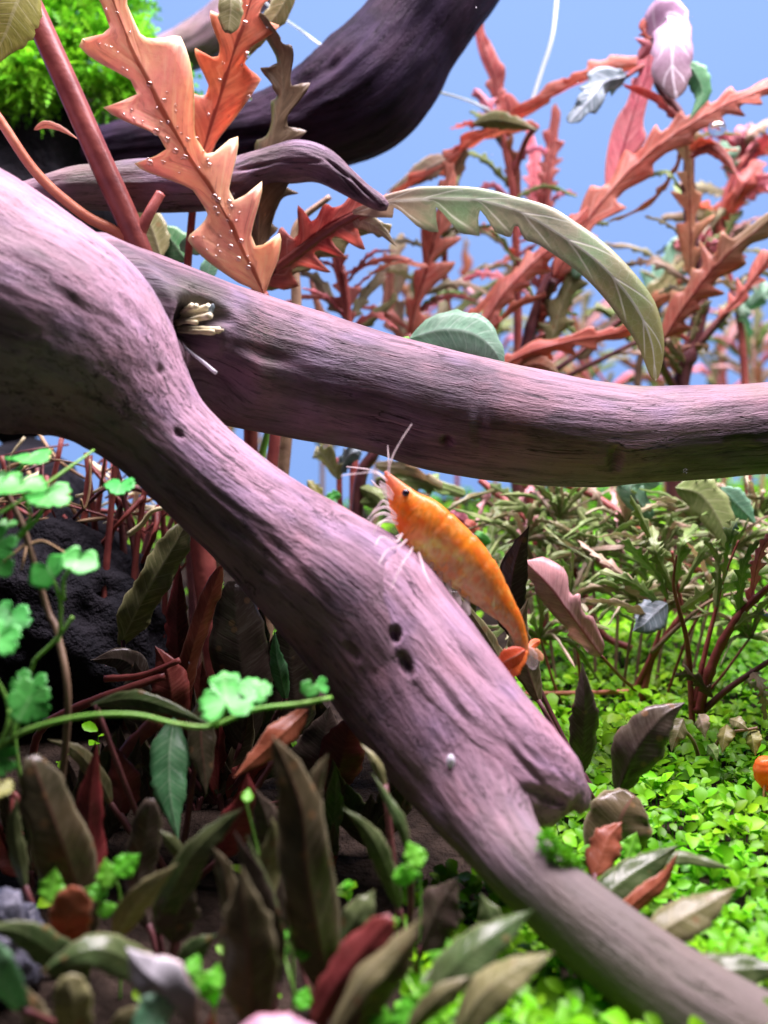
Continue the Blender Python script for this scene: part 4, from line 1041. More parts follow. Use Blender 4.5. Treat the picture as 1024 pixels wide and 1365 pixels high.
Hy.T([(0, 995, 10.10), (12, 960, 10.10), (8, 930, 10.20), (-20, 880, 10.20)], 3, 3, 'stem_green', name='runner')
Hy.T([(-10, 690, 10.60), (40, 660, 10.80), (90, 625, 11.10), (125, 600, 11.40)], 2.4, 2.0, 'stem_green', name='runner')
Hy.T([(46, 880, 10.70), (77, 850, 10.70), (97, 822, 10.70)], 2.5, 2.5, 'stem_green', name='petiole')
Hy.T([(46, 880, 10.70), (30, 930, 10.80), (20, 985, 10.60), (40, 1100, 10.90), (60, 'g', 12.0)], 2.5, 3, 'stem_green')
Hy.T([(0, 640, 11.30), (30, 700, 11.30), (48, 760, 11.30), (64, 815, 11.30), (78, 850, 11.20), (90, 960, 11.10), (60, 'g', 12.0)], 4.5, 5, 'stem_brown')
for pts in ([(40, 725, 11.30), (60, 722, 11.30), (95, 742, 11.20)], [(38, 722, 11.30), (10, 745, 11.20), (-8, 760, 11.10)], [(36, 724, 11.30), (32, 745, 11.20), (28, 760, 11.20)]):
    Hy.T(pts, 2.2, 1.2, 'rootb', name='root')

# ------------------------------------------------------------------ low broad-leaved plants in the foreground
def crypt(label, px, d, specs, name='broadleaf_plant', group=None):
    p = Plant(name, label, 'plant', px, d, group)
    for s_ in specs:
        pts, hw, m = s_[0], s_[1], s_[2]
        kw = s_[3] if len(s_) > 3 else {}
        kw = dict({'kind': 'lance', 'curl': .22, 'wave': .12}, **kw)
        # listed tip first
        pts = pts[::-1]
        x, y, dd = pts[0]
        p.L(pts, hw * .72, m, **kw)
        g = W((px, 'g', d)); a = W(pts[0])
        if a[2] > g[2] + .15:
            mid = a * .45 + g * .55; mid[2] = a[2] * .4 + g[2] * .6
            tube('petiole', [a + (W(pts[1]) - a) * .12, mid, g], .03, .04, M['stem_dark'], p.o, p.base, n=10, nr=7)
    return p
crypt('broad brown leaves with rounded tips beside the grey stone', 85, 10.6, [
    ([(42, 1008, 9.9), (60, 1060, 9.9), (85, 1130, 10.0), (108, 1210, 10.3), (112, 1270, 10.6)], 50, 'crypt', {'kind': 'oval', 'roll': -10}),
    ([(102, 1182, 9.6), (92, 1225, 9.6), (82, 1280, 9.8)], 40, 'rust', {'kind': 'oval', 'roll': 10}),
    ([(22, 1060, 10.4), (20, 1110, 10.4), (35, 1190, 10.5)], 15, 'cryptg'),
    ([(-30, 1235, 9.3), (30, 1245, 9.3), (90, 1290, 9.6), (110, 1330, 9.9)], 34, 'cryptg', {'roll': 15}),
    ([(130, 990, 11), (120, 1060, 11), (115, 1150, 11), (110, 1250, 10.8)], 34, 'maroon')])
crypt('dark green leaves lying flat below the rust red leaf', 180, 9.7, [
    ([(52, 1298, 8.9), (90, 1276, 8.9), (140, 1266, 9.0), (200, 1300, 9.3), (215, 1330, 9.5)], 36, 'cryptg', {'roll': -15}),
    ([(90, 1300, 8.7), (98, 1340, 8.7), (104, 1400, 8.9)], 36, 'olive', {'kind': 'oval'}),
    ([(-20, 1255, 8.6), (0, 1300, 8.6), (30, 1350, 8.8)], 34, 'green', {'kind': 'oval', 'roll': 30}),
    ([(200, 1340, 8.9), (170, 1360, 8.9), (140, 1400, 9.0)], 22, 'olive'),
    ([(30, 1310, 9), (45, 1350, 9), (60, 1390, 9)], 24, 'crypt')])
crypt('curled leaf with pearly white shining tip among the brown leaves', 270, 9.2, [
    ([(168, 1262, 8.6), (190, 1292, 8.5), (225, 1325, 8.5), (262, 1390, 8.8)], 46, 'pearl', {'curl': .35, 'nvec': (-.5, -.7, .8)}),
    ([(225, 1320, 8.6), (205, 1350, 8.6), (190, 1400, 8.7)], 34, 'jade', {'kind': 'oval'}),
    ([(285, 1345, 8.4), (280, 1380, 8.4), (282, 1420, 8.5)], 14, 'rust')])
crypt('tall pointed olive brown leaf standing in front of paired narrow leaves', 345, 9.4, [
    ([(322, 1152, 8.8), (326, 1215, 8.75), (332, 1290, 8.8), (336, 1390, 9.0)], 54, 'crypt', {'roll': 6}),
    ([(312, 1106, 9.5), (335, 1165, 9.5), (356, 1240, 9.5), (372, 1320, 9.6)], 30, 'cryptd', {'roll': 20}),
    ([(328, 1112, 9.7), (350, 1170, 9.7), (365, 1230, 9.7), (370, 1330, 9.7)], 14, 'cryptg'),
    ([(282, 1128, 9.8), (295, 1150, 9.8), (305, 1190, 9.8), (320, 1300, 9.7)], 18, 'crypt'),
    ([(362, 1088, 10.0), (366, 1120, 10), (355, 1170, 10), (350, 1260, 9.9)], 24, 'olive')])
crypt('widest brown leaf with curled horn like tip below the log', 430, 10.0, [
    ([(362, 980, 9.6), (378, 1012, 9.6), (402, 1080, 9.6), (410, 1170, 9.6), (428, 1270, 9.7), (435, 1330, 9.9)], 52, 'crypt', {'roll': -8, 'wave': .2}),
    ([(438, 1004, 9.8), (425, 1030, 9.75), (412, 1075, 9.7), (405, 1130, 9.7)], 18, 'crypt'),
    ([(340, 1050, 10.6), (355, 1090, 10.6), (365, 1140, 10.6), (390, 1240, 10.4)], 40, 'cryptd')])
crypt('olive leaves leaning left over the bright sprouts', 225, 10.6, [
    ([(326, 1076, 10.0), (296, 1100, 10.0), (258, 1140, 10.0), (222, 1205, 10.2), (210, 1250, 10.4)], 30, 'cryptg', {'roll': 20}),
    ([(238, 1150, 9.7), (205, 1180, 9.7), (175, 1215, 9.8), (150, 1260, 10.0)], 26, 'olive', {'roll': -15}),
    ([(212, 1106, 10.3), (228, 1122, 10.3), (250, 1150, 10.4)], 12, 'cryptg'),
    ([(200, 1065, 10.8), (195, 1110, 10.8), (185, 1170, 10.8), (200, 1240, 10.7)], 32, 'cryptd', {'kind': 'oval'}),
    ([(260, 1180, 10.2), (240, 1210, 10.2), (230, 1260, 10.3)], 40, 'cryptd'),
    ([(290, 1245, 9.7), (262, 1265, 9.7), (235, 1300, 9.8)], 22, 'cryptg')])
crypt('upright emerald leaf glowing in the shade under the runner', 235, 12.2, [
    ([(240, 1118, 11.4), (232, 1060, 11.5), (226, 1010, 11.6), (222, 955, 11.8)][::-1] if False else [(238, 1122, 11.4), (228, 1065, 11.5), (226, 1010, 11.7), (232, 955, 12.0)], 36, 'green', {'curl': .15}),
    ([(275, 1060, 11.6), (272, 1020, 11.7), (268, 980, 11.8), (270, 930, 12.0)], 26, 'crypt'),
    ([(62, 985, 11.8), (100, 1000, 11.8), (130, 1035, 11.9), (150, 1075, 12)], 18, 'olive'),
    ([(120, 940, 11.7), (180, 932, 11.6), (235, 948, 11.6), (285, 968, 11.7)][::-1], 17, 'cryptg'),
    ([(310, 1038, 11.3), (345, 1008, 11.4), (380, 975, 11.5), (412, 945, 11.8)], 26, 'rust'),
    ([(330, 1030, 11.2), (330, 1070, 11.2), (310, 1110, 11.3), (290, 1150, 11.5)], 34, 'maroon'),
    ([(150, 990, 12.3), (165, 1040, 12.2), (160, 1090, 12.2)], 32, 'maroon')])
crypt('red leaf crossed by a long pale edged leaf near the pink leaf', 455, 9.0, [
    ([(522, 1222, 8.9), (488, 1262, 8.85), (450, 1310, 8.8), (415, 1370, 8.8)], 38, 'maroon', {'kind': 'oval', 'roll': 8}),
    ([(570, 1216, 8.7), (530, 1258, 8.65), (480, 1310, 8.6), (440, 1380, 8.6)], 30, 'olive', {'roll': 40}),
    ([(560, 1240, 8.85), (530, 1280, 8.8), (490, 1330, 8.8), (470, 1400, 8.8)], 40, 'crypt', {'roll': -10}),
    ([(500, 1185, 9.6), (480, 1215, 9.5), (455, 1260, 9.5)], 30, 'cryptg', {'kind': 'lance', 'roll': 20}),
    ([(425, 1378, 8.1), (385, 1372, 8.0), (340, 1376, 8.0), (285, 1400, 8.1)], 36, 'pinkpale', {'kind': 'oval', 'curl': .15, 'nvec': (0, -.45, 1)})])
crypt('grey green strap leaves leaning against the underside of the log', 545, 10.6, [
    ([(456, 1076, 10.2), (488, 1105, 10.2), (512, 1150, 10.2), (535, 1220, 10.3)], 20, 'cryptg'),
    ([(494, 1028, 10.7), (515, 1062, 10.6), (535, 1100, 10.5), (550, 1150, 10.5)], 11, 'cryptg'),
    ([(480, 990, 10.9), (500, 1015, 10.8), (515, 1050, 10.8)], 9, 'olive'),
    ([(610, 1170, 10.2), (585, 1210, 10.2), (560, 1270, 10.2)], 50, 'cryptd', {'roll': 30}),
    ([(640, 1190, 10.1), (655, 1230, 10.0), (650, 1280, 10)], 28, 'cryptg')])
crypt('wide green leaves spread beneath the log beside the bright carpet', 640, 9.4, [
    ([(712, 1212, 9.1), (668, 1240, 9.0), (610, 1285, 8.9), (545, 1370, 8.9)], 42, 'cryptg', {'roll': 25}),
    ([(740, 1268, 8.7), (690, 1290, 8.6), (640, 1330, 8.6), (600, 1400, 8.7)], 46, 'olive', {'roll': 35}),
    ([(560, 1310, 9.0), (600, 1290, 9.2), (640, 1280, 9.4)], 30, 'cryptg', {'roll': 10}),
    ([(628, 1300, 8.8), (590, 1325, 8.7), (540, 1375, 8.7)], 20, 'olive')])
crypt('two folded olive leaves with brown tips poking out behind the log end', 800, 11.0, [
    ([(906, 1126, 11.2), (868, 1150, 11.2), (825, 1180, 11.1), (775, 1230, 11.0)], 36, 'cryptg', {'roll': 15}),
    ([(904, 1135, 11.0), (885, 1170, 10.95), (850, 1200, 10.9), (805, 1240, 10.9)], 18, 'rust'),
    ([(982, 1160, 11.3), (945, 1150, 11.3), (905, 1142, 11.3), (860, 1160, 11.2)], 14, 'cryptg', {'roll': 30}),
    ([(830, 1095, 11.6), (810, 1120, 11.5), (790, 1170, 11.3)], 30, 'rust')])
crypt('broad pale olive leaf pointing away from the log end over the carpet', 900, 10.3, [
    ([(984, 1182, 10.4), (945, 1205, 10.3), (900, 1230, 10.2), (855, 1262, 10.2)], 40, 'olive', {'roll': 20}),
    ([(1060, 1290, 9.9), (1010, 1292, 9.9), (960, 1295, 9.9), (915, 1290, 9.9)], 36, 'cryptg', {'roll': 15})])
crypt('nearly black pointed leaves standing behind the broken stub', 815, 13.6, [
    ([(776, 882, 12.9), (779, 930, 12.9), (778, 975, 13.0), (772, 1040, 13.2)], 27, 'cryptd'),
    ([(914, 936, 12.6), (880, 958, 12.5), (848, 1000, 12.5), (822, 1060, 12.7)], 44, 'cryptd'),
    ([(846, 1060, 12.3), (830, 1085, 12.2), (815, 1130, 12.2), (800, 1200, 12.2)], 60, 'crypt', {'kind': 'oval'}),
    ([(706, 700, 14.4), (690, 740, 14.4), (680, 800, 14.4), (690, 860, 14.2)], 30, 'cryptd'),
    ([(640, 780, 13.8), (620, 800, 13.8), (600, 830, 13.8), (640, 900, 13.8)], 40, 'cryptd'),
    ([(705, 795, 13.6), (692, 840, 13.6), (700, 880, 13.6), (720, 940, 13.6)], 26, 'crypt'),
    ([(610, 790, 13.4), (650, 850, 13.4), (690, 920, 13.4)], 14, 'olive')])
crypt('dark red and brown upright blades in the shadow below the log', 290, 14.2, [
    ([(296, 752, 13.8), (275, 810, 13.8), (255, 870, 13.8), (238, 950, 13.9)], 18, 'rust', {'kind': 'strap', 'curl': .5}),
    ([(206, 860, 13.4), (222, 890, 13.4), (228, 930, 13.4), (225, 990, 13.6)], 36, 'maroon'),
    ([(312, 775, 14.0), (318, 850, 13.9), (325, 920, 13.9), (320, 1000, 14)], 56, 'cryptd', {'kind': 'oval'}),
    ([(366, 838, 13.2), (368, 870, 13.2), (374, 900, 13.2), (382, 935, 13.3)], 16, 'green'),
    ([(385, 830, 14), (390, 900, 14), (400, 980, 14)], 50, 'cryptd', {'kind': 'oval'}),
    ([(440, 940, 13.3), (430, 1000, 13.2), (420, 1080, 13.2)], 55, 'cryptd'),
    ([(470, 960, 12.9), (455, 1010, 12.8), (440, 1060, 12.8)], 42, 'maroon', {'kind': 'oval'}),
    ([(180, 880, 14.2), (185, 930, 14.2), (195, 1000, 14.2)], 34, 'cryptd'),
    ([(270, 880, 14.4), (262, 950, 14.3), (255, 1040, 14.2)], 44, 'maroon'),
    ([(240, 750, 14.4), (236, 820, 14.4), (240, 900, 14.4)], 22, 'maroon'),
    ([(350, 800, 14.3), (345, 860, 14.3), (350, 930, 14.3)], 24, 'cryptd')])
crypt('long ragged olive green blade leaning beside the lava rock', 190, 15.4, [
    ([(165, 852, 14.6), (190, 800, 14.6), (220, 745, 14.5), (248, 698, 14.5)][::-1] if False else [(250, 695, 14.6), (222, 745, 14.5), (190, 800, 14.5), (160, 860, 14.7)], 30, 'olive', {'kind': 'strap', 'wave': .25}),
    ([(120, 880, 14.3), (165, 880, 14.3), (200, 910, 14.3)], 26, 'cryptd')])
# more shaded blades filling the depth behind
rr = random.Random(21)
for k, px in enumerate([40, 130, 200, 260, 340, 420, 500, 150, 300, 450]):
    d = 12.2 + (k % 5) * .6
    g0 = proj(GP(px, d))
    sp = []
    for i in range(5):
        x = px + rr.uniform(-60, 60); y = g0[1] - rr.uniform(60, 170)
        sp.append(([(x, y, d - .2), ((x * 2 + px) / 3 + rr.uniform(-10, 10), (y * .6 + g0[1] * .4), d), (px + rr.uniform(-14, 14), g0[1] - 12, d)], rr.uniform(18, 34), rr.choice(['cryptd', 'cryptd', 'maroon', 'crypt', 'cryptg']), {'roll': rr.uniform(-40, 40)}))
    crypt('small dark clump of brown leaves in the shaded understory', px, d, sp, 'shade_clump', 'shaded understory clumps')

# small bright sprouts of the carpet plant seen singly among the dark leaves
def sprout(label, px, d, leaves):
    p = Plant('carpet_sprout', label, 'plant', px, d)
    x, y = leaves[0][0], leaves[0][1]
    p.T([(px, 'g', d), (px, y + 30, d), (x, y + 8, leaves[0][2])], 2, 1.6, 'stem_green')
    for (lx, ly, ld, hw, ang) in leaves:
        a = math.radians(ang); dx, dy = math.sin(a) * hw * 1.7, -math.cos(a) * hw * 1.7
        p.L([(lx - dx, ly - dy, ld - .07), (lx, ly, ld), (lx + dx, ly + dy, ld + .06)], hw * 1.25, 'sprout', 'lance', curl=.0, wave=.12, nvec=(.1, -1, .4))
        p.T([(lx - dx, ly - dy, ld), ((lx - dx + x) / 2, (ly - dy + y) / 2 + 6, ld), (x, y + 10, leaves[0][2])], 1.5, 1.5, 'stem_green', name='petiole')
sprout('pair of bright green leaves glowing before the strap leaves under the log', 560, 10.2, [(552, 1139, 9.6, 12, -25), (542, 1167, 9.6, 11, 80)])
sprout('bright sprout between the rounded brown leaf and the olive leaves', 160, 10.3, [(143, 1163, 9.8, 12, -10), (170, 1152, 9.8, 13, 50), (132, 1186, 9.8, 10, 20), (70, 1180, 9.9, 14, 10), (143, 1212, 9.8, 9, 70)])
sprout('bright sprout at the foot of the tall pointed leaf', 285, 9.4, [(270, 1310, 9.0, 13, 40), (290, 1300, 9.0, 11, 10), (259, 1285, 9.0, 9, 25), (282, 1325, 9.0, 11, 160)])
sprout('bright sprout beside the long pale edged leaf', 590, 9.3, [(565, 1335, 8.9, 17, 20), (540, 1352, 8.8, 15, 0), (510, 1362, 8.8, 14, 10), (582, 1278, 9.1, 9, -60), (602, 1266, 9.1, 9, -20), (522, 1232, 9.2, 8, 60)])
sprout('bright sprouts around the widest brown leaf base', 390, 9.9, [(374, 1245, 9.7, 8, 0), (403, 1268, 9.7, 8, 0), (376, 1268, 9.7, 7, 0), (405, 1330, 9.4, 10, 20), (330, 1060, 10.3, 6, 10), (465, 1180, 9.9, 5, 85)])
sprout('bright rounded leaf against the brown leaf behind the log end', 830, 12.2, [(842, 1128, 11.7, 12, 20), (838, 1145, 11.7, 8, 120)])

# moss blob on the log
def moss(name, label, blobs, n, ln, seed, cat='moss', mat='moss', base=None):
    rs = random.Random(seed); V = []; F = []; Cl = []
    for _ in range(n):
        c, r = blobs[rs.randrange(len(blobs))]
        dv = Vector((rs.gauss(0, 1), rs.gauss(0, 1) - .35, rs.gauss(0, 1) + .25)).normalized()
        p = Vector(c) + Vector((dv.x * r[0], dv.y * r[1], dv.z * r[2])) * rs.uniform(.8, 1.0)
        g = (dv + Vector((rs.gauss(0, .6), rs.gauss(0, .6), rs.gauss(0, .6) + .25))).normalized()
        L = ln * rs.uniform(.6, 1.3); sg = 5
        sd = g.cross(Vector((rs.gauss(0, 1), rs.gauss(0, 1), rs.gauss(0, 1)))).normalized()
        br = rs.uniform(.5, 1.3); colr = (br * rs.uniform(.8, 1.2), br, br * .8)
        for i in range(sg):
            t0 = i / sg; q = p + g * L * t0 + Vector((0, 0, -.25 * L * t0 * t0))
            q2 = p + g * L * (t0 + 1 / sg) + Vector((0, 0, -.25 * L * (t0 + 1 / sg) ** 2))
            b = len(V); wv = ln * .045
            V += [q - sd * wv, q + sd * wv, q2]; F.append((b, b + 1, b + 2))
            for s_ in (-1, 1):
                e = q + (sd * s_ * .9 + g * .7).normalized() * L * .30 * (1 - t0 * .75)
                b = len(V); V += [q, q + g * L * .13, e]; F.append((b, b + 1, b + 2) if s_ < 0 else (b + 1, b, b + 2))
            Cl += [colr] * 9
    b = np.array(base)
    o = mesh_obj(name, np.array([v[:] for v in V]), F, M[mat], None, b, smooth=False, col=np.array(Cl))
    return tag(o, label, cat, kind='stuff')
tb = P(40, 90, 20.5)
moss('moss_cushion', 'bright green feathery moss cushion on the black rock', [(P(20, 60, 20.8), (1.1, .6, 1.0)), (P(85, 60, 20.6), (1.0, .6, .9)), (P(150, 100, 20.6), (.9, .6, .9)), (P(40, 95, 20.2), (.8, .5, .6)), (P(200, 130, 20.8), (.6, .5, .5)), (P(-40, 70, 20.8), (.9, .6, .9)), (P(110, 10, 21), (1.1, .6, .7))], 3600, .55, 4, base=tb)
tb = P(745, 1140, on_log(742, 1142))
MD = on_log(742, 1142) + .02
moss('moss_tuft', 'little bright moss tuft growing on the lower part of the log', [(P(731, 1124, MD), (.06, .07, .10)), (P(745, 1140, MD), (.09, .08, .08)), (P(758, 1150, MD + .05), (.08, .07, .06))], 900, .08, 6, base=tb)

# ------------------------------------------------------------------ tangle of roots and litter under the log
g0 = GP(170, 17.5)
rt = thing('root_tangle', 'tangle of brown roots and red stalks in the gap under the log', 'roots', g0)
rr = random.Random(9)
for k in range(70):
    x = rr.uniform(0, 280); y = rr.uniform(600, 720); d = rr.uniform(16.2, 18.5)
    a = rr.uniform(0, 3.14); l = rr.uniform(30, 80)
    pts = [P(x - math.cos(a) * l, y - math.sin(a) * l * .7, d), P(x + rr.uniform(-12, 12), y + rr.uniform(-12, 12), d - rr.uniform(0, .4)), P(x + math.cos(a) * l, y + math.sin(a) * l * .7 + 8, d + .2)]
    r = rr.uniform(.02, .055)
    tube('root', pts, r, r * .6, M[rr.choice(['rootb', 'rootb', 'stem', 'stem_dark', 'root', 'stem'])], rt, g0, n=10, nr=6, wob=.08, seed=k)
for k in range(34):
    x = rr.uniform(-10, 290); d = rr.uniform(16.0, 18.4)
    tube('stalk', [W((x, 'g', d)), P(x + rr.uniform(-15, 15), 760, d), P(x + rr.uniform(-35, 35), 600 + rr.uniform(-20, 60), d)], rr.uniform(.05, .09), .04, M[rr.choice(['stem', 'stem_dark', 'stem', 'stem_brown'])], rt, g0, n=12, nr=7)
for (pts, hw, m) in [([(172, 712, 15.7), (190, 698, 15.6), (202, 682, 15.5), (222, 676, 15.5)], 4, 'root'), ([(120, 612, 15.6), (120, 650, 15.6), (113, 678, 15.6), (108, 665, 15.5)], 2, 'rootb')]:
    Wp = [P(*p) for p in pts]; tube('root', Wp, hw / FPX * 15.6, hw * .7 / FPX * 15.6, M[m], rt, g0, n=16, nr=7)
g0 = GP(40, 13.6)
dk = thing('red_root_stalk', 'red creeping root stalk lying below the lava rock', 'roots', g0)
for pts, hw in (([(60, 965, 13.2), (110, 940, 13.2), (170, 918, 13.2), (220, 900, 13.3)], 7), ([(140, 905, 13.4), (190, 900, 13.3), (240, 880, 13.3)], 5), ([(30, 1085, 11.4), (18, 1060, 11.4), (22, 1110, 11.5), (40, 'g', 13.6)], 5), ([(210, 960, 12.9), (170, 1000, 12.9), (130, 1060, 12.9), (40, 'g', 13.6)], 11), ([(60, 965, 13.2), (45, 1000, 13.4), (40, 'g', 13.6)], 6)):
    tube('root', [W(p) for p in pts], hw / FPX * 13, hw * .8 / FPX * 13, M['stem'], dk, g0, n=18, nr=8, wob=.05, seed=hw)

# ------------------------------------------------------------------ right side: olive fronds over the carpet
rr = random.Random(31)
J1 = Plant('olive_frond_plant', 'sprawling olive plant with forked red stems on the carpet behind the branch', 'plant', 850, 16.8)
J1.T([(850, 'g', 16.8), (868, 880, 16.7), (890, 845, 16.6), (908, 815, 16.5), (902, 775, 16.4), (896, 735, 16.2)], 6.3, 1.4, 'stem', nodes=4)
J1.T([(846, 920, 16.8), (872, 865, 16.6), (885, 815, 16.5), (890, 770, 16.4)], 4.2, 1.4, 'stem')
J1.T([(868, 870, 16.6), (910, 830, 16.4), (950, 800, 16.3), (1000, 785, 16.2)], 3.5, 2.1, 'stem_brown')
J1.L([(890, 804, 16.2), (872, 818, 16.1), (858, 832, 16), (843, 842, 16)], 22, 'greyblue', 'lance', curl=.2)
J1.L([(700, 748, 15.6), (735, 785, 15.6), (765, 825, 15.6), (802, 875, 15.7)][::-1], 30, 'blush', n=3, dep=.45, seed=3)
J1.T([(802, 875, 15.7), (830, 905, 16.3), (846, 918, 16.8)], 2.1, 2.8, 'stem', name='petiole')
J1.T([(835, 925, 16.8), (840, 950, 16.6), (836, 975, 16.4), (822, 1000, 16.3)], 2.5, 2, 'white', name='root')
J1.T([(700, 925, 16.9), (760, 924, 16.8), (838, 922, 16.8)], 3.5, 3.5, 'stem_orange', name='runner')
for (x0, y0, x1, y1, hw, m) in [(900, 790, 870, 700, 17, 'frond'), (900, 790, 830, 720, 16, 'frond'), (885, 810, 800, 760, 15, 'frond'), (905, 815, 980, 760, 16, 'frond'), (950, 800, 1040, 760, 14, 'frond'), (900, 780, 930, 700, 14, 'frond'), (880, 815, 770, 720, 14, 'pale'), (905, 790, 960, 720, 12, 'frond'), (890, 800, 840, 660, 14, 'frond'), (880, 830, 780, 800, 11, 'pale')]:
    J1.L([(x0, y0, 16.4), ((x0 + x1) / 2 + rr.uniform(-10, 10), (y0 + y1) / 2 - rr.uniform(4, 22), 16 + rr.uniform(-.5, .2)), (x1, y1, 15.9 + rr.uniform(-.5, .5))], hw * .8, m, n=6, dep=.6, shear=.5, roll=rr.uniform(-35, 35))
J2 = Plant('red_stalk_plant', 'plant with several dark red stalks rising from one foot in the carpet', 'plant', 925, 15.6)
J2.T([(925, 'g', 15.6), (920, 900, 15.6), (915, 850, 15.5), (905, 812, 15.4), (898, 778, 15.3), (902, 740, 15.2)], 4.9, 1.4, 'stem')
J2.T([(930, 950, 15.6), (950, 885, 15.5), (972, 840, 15.4), (1000, 805, 15.3), (1040, 770, 15.2)], 7.7, 4.2, 'stem', nodes=5)
J2.T([(935, 950, 15.6), (975, 915, 15.4), (1040, 872, 15.2)], 4.9, 3.5, 'stem_dark')
J2.T([(925, 940, 15.6), (940, 870, 15.6), (955, 810, 15.6), (965, 770, 15.6), (985, 720, 15.5)], 4.2, 1.4, 'stem')
for (x0, y0, x1, y1, hw, m) in [(955, 810, 940, 720, 12, 'frond'), (985, 820, 1010, 720, 15, 'frond'), (1000, 805, 1040, 700, 14, 'pink'), (965, 775, 985, 690, 12, 'frond'), (975, 840, 1040, 830, 11, 'frond'), (990, 905, 1030, 930, 10, 'pale'), (950, 930, 900, 900, 14, 'brownolive'), (1000, 890, 1020, 960, 12, 'pale')]:
    J2.L([(x0, y0, 15.4), ((x0 + x1) / 2 + rr.uniform(-10, 10), (y0 + y1) / 2 - rr.uniform(4, 18), 15.1 + rr.uniform(-.4, .3)), (x1, y1, 15 + rr.uniform(-.5, .5))], hw * .8, m, n=6, dep=.6, shear=.5, roll=rr.uniform(-30, 30))
J3 = Plant('drooping_frond_plant', 'olive fronds drooping from stems just under the horizontal branch', 'plant', 730, 19)
J3.T([(730, 'g', 19), (720, 760, 18.9), (710, 680, 18.8), (690, 600, 18.7)], 8, 6, 'stem')
J3.T([(720, 760, 18.9), (680, 700, 18.6), (640, 660, 18.4)], 5, 3, 'stem_brown')
J3.T([(835, 690, 17.8), (870, 722, 17.7), (905, 752, 17.6), (942, 763, 17.6)], 6, 5, 'stem_orange')
J3.T([(835, 690, 17.8), (790, 660, 18.2), (730, 640, 18.5), (705, 650, 18.8)], 5, 5, 'stem')
J3.T([(640, 640, 18.6), (700, 690, 18.2), (760, 750, 18), (800, 840, 17.8), (842, 865, 17.6)], 5, 5, 'stem')
for k in range(84):
    x0 = rr.uniform(640, 1010); y0 = rr.uniform(640, 760); a = rr.uniform(.1, 1.2) * rr.choice([1, 1, -1]); ln = rr.uniform(60, 140)
    x1, y1 = x0 + math.sin(a) * ln, y0 + math.cos(a) * ln * .8
    J3.L([(x0, y0, 18.4), ((x0 + x1) / 2, (y0 + y1) / 2 - rr.uniform(5, 20), 18 + rr.uniform(-.6, .4)), (x1, y1, 17.8 + rr.uniform(-.8, .5))], rr.uniform(5, 11), rr.choice(['frond', 'frond', 'olive', 'frond', 'pale', 'olive', 'blush']), n=6, dep=.6, shear=.5, roll=rr.uniform(-40, 40))
J3.L([(900, 650, 17), (935, 660, 16.9), (962, 700, 16.8), (974, 745, 16.8)], 26, 'frond', 'lance')
J3.L([(960, 650, 17), (985, 675, 17), (1010, 700, 17)], 18, 'jade', 'lance')
J3.L([(870, 690, 17.2), (840, 650, 17.2), (880, 640, 17.2)], 18, 'jade', 'oval')
for (x, y, hw, m) in [(610, 690, 12, 'pink'), (625, 702, 10, 'red'), (640, 716, 8, 'brightg')]:
    J3.L([(x - 10, y - 8, 17.6), (x, y, 17.5), (x + 14, y + 8, 17.6)], hw, m, 'oval')
J6 = Plant('wispy_plant', 'mass of fine wispy olive leaves standing in the carpet right of the shrimp', 'plant', 800, 17.6)
hubs = [(700, 720, 17.6), (745, 690, 17.9), (790, 740, 17.4), (835, 700, 17.6), (880, 740, 17.2), (930, 700, 17.5), (980, 730, 17.2), (1010, 690, 17.6), (850, 800, 16.8), (760, 800, 17.0), (950, 790, 16.8), (720, 850, 16.8), (1000, 850, 16.4)]
for (hx, hy, hd) in hubs:
    J6.T([(800 + (hx - 800) * .55, 'g', 17.4 + (hd - 17.4) * .6), ((hx + 800 + (hx - 800) * .55) / 2, hy + 60, hd), (hx, hy, hd)], 2.4, 1.6, rr.choice(['stem_brown', 'stem', 'stem_brown']))
    for k in range(19):
        a = rr.uniform(-2.3, 2.3); ln = rr.uniform(45, 120)
        x1, y1 = hx + math.sin(a) * ln, hy - math.cos(a) * ln * .7
        J6.L([(hx, hy, hd), ((hx + x1) / 2 + rr.uniform(-6, 6), (hy + y1) / 2 - rr.uniform(2, 12), hd - .2), (x1, y1 + rr.uniform(0, 25), hd + rr.uniform(-.9, .4))], rr.uniform(3, 6.5), rr.choice(['frond', 'frond', 'frond', 'olive', 'pale', 'pale', 'frond']), n=4, dep=.5, roll=rr.uniform(-50, 50))
# stalks glimpsed in the gap between log and branch
J4 = Plant('gap_stalk_plant', 'dark red stalks with pale leaves showing in the gap between log and branch', 'plant', 475, 18.6)
J4.T([(475, 'g', 18.6), (478, 660, 18.5), (500, 600, 18.4), (510, 540, 18.4)], 9, 7, 'stem_dark')
J4.T([(475, 'g', 18.6), (455, 700, 18.6), (452, 610, 18.6)], 4, 4, 'stem')
for (x0, y0, x1, y1, hw, m) in [(452, 640, 420, 600, 16, 'pale'), (452, 630, 480, 600, 16, 'greyblue'), (455, 660, 430, 680, 10, 'brightg'), (480, 650, 530, 690, 14, 'frond'), (500, 600, 440, 585, 14, 'red'), (505, 590, 560, 620, 14, 'frond'), (500, 620, 590, 650, 14, 'pale'), (500, 640, 620, 660, 16, 'frond'), (410, 640, 440, 700, 10, 'yellow'), (480, 670, 580, 690, 14, 'frond'), (500, 640, 600, 720, 20, 'olive'), (500, 650, 640, 740, 18, 'frond')]:
    J4.L([(x0, y0, 18.4), ((x0 + x1) / 2, (y0 + y1) / 2 - 8, 18.2), (x1, y1, 18.1)], hw, m, n=4, dep=.4, roll=rr.uniform(-30, 30))
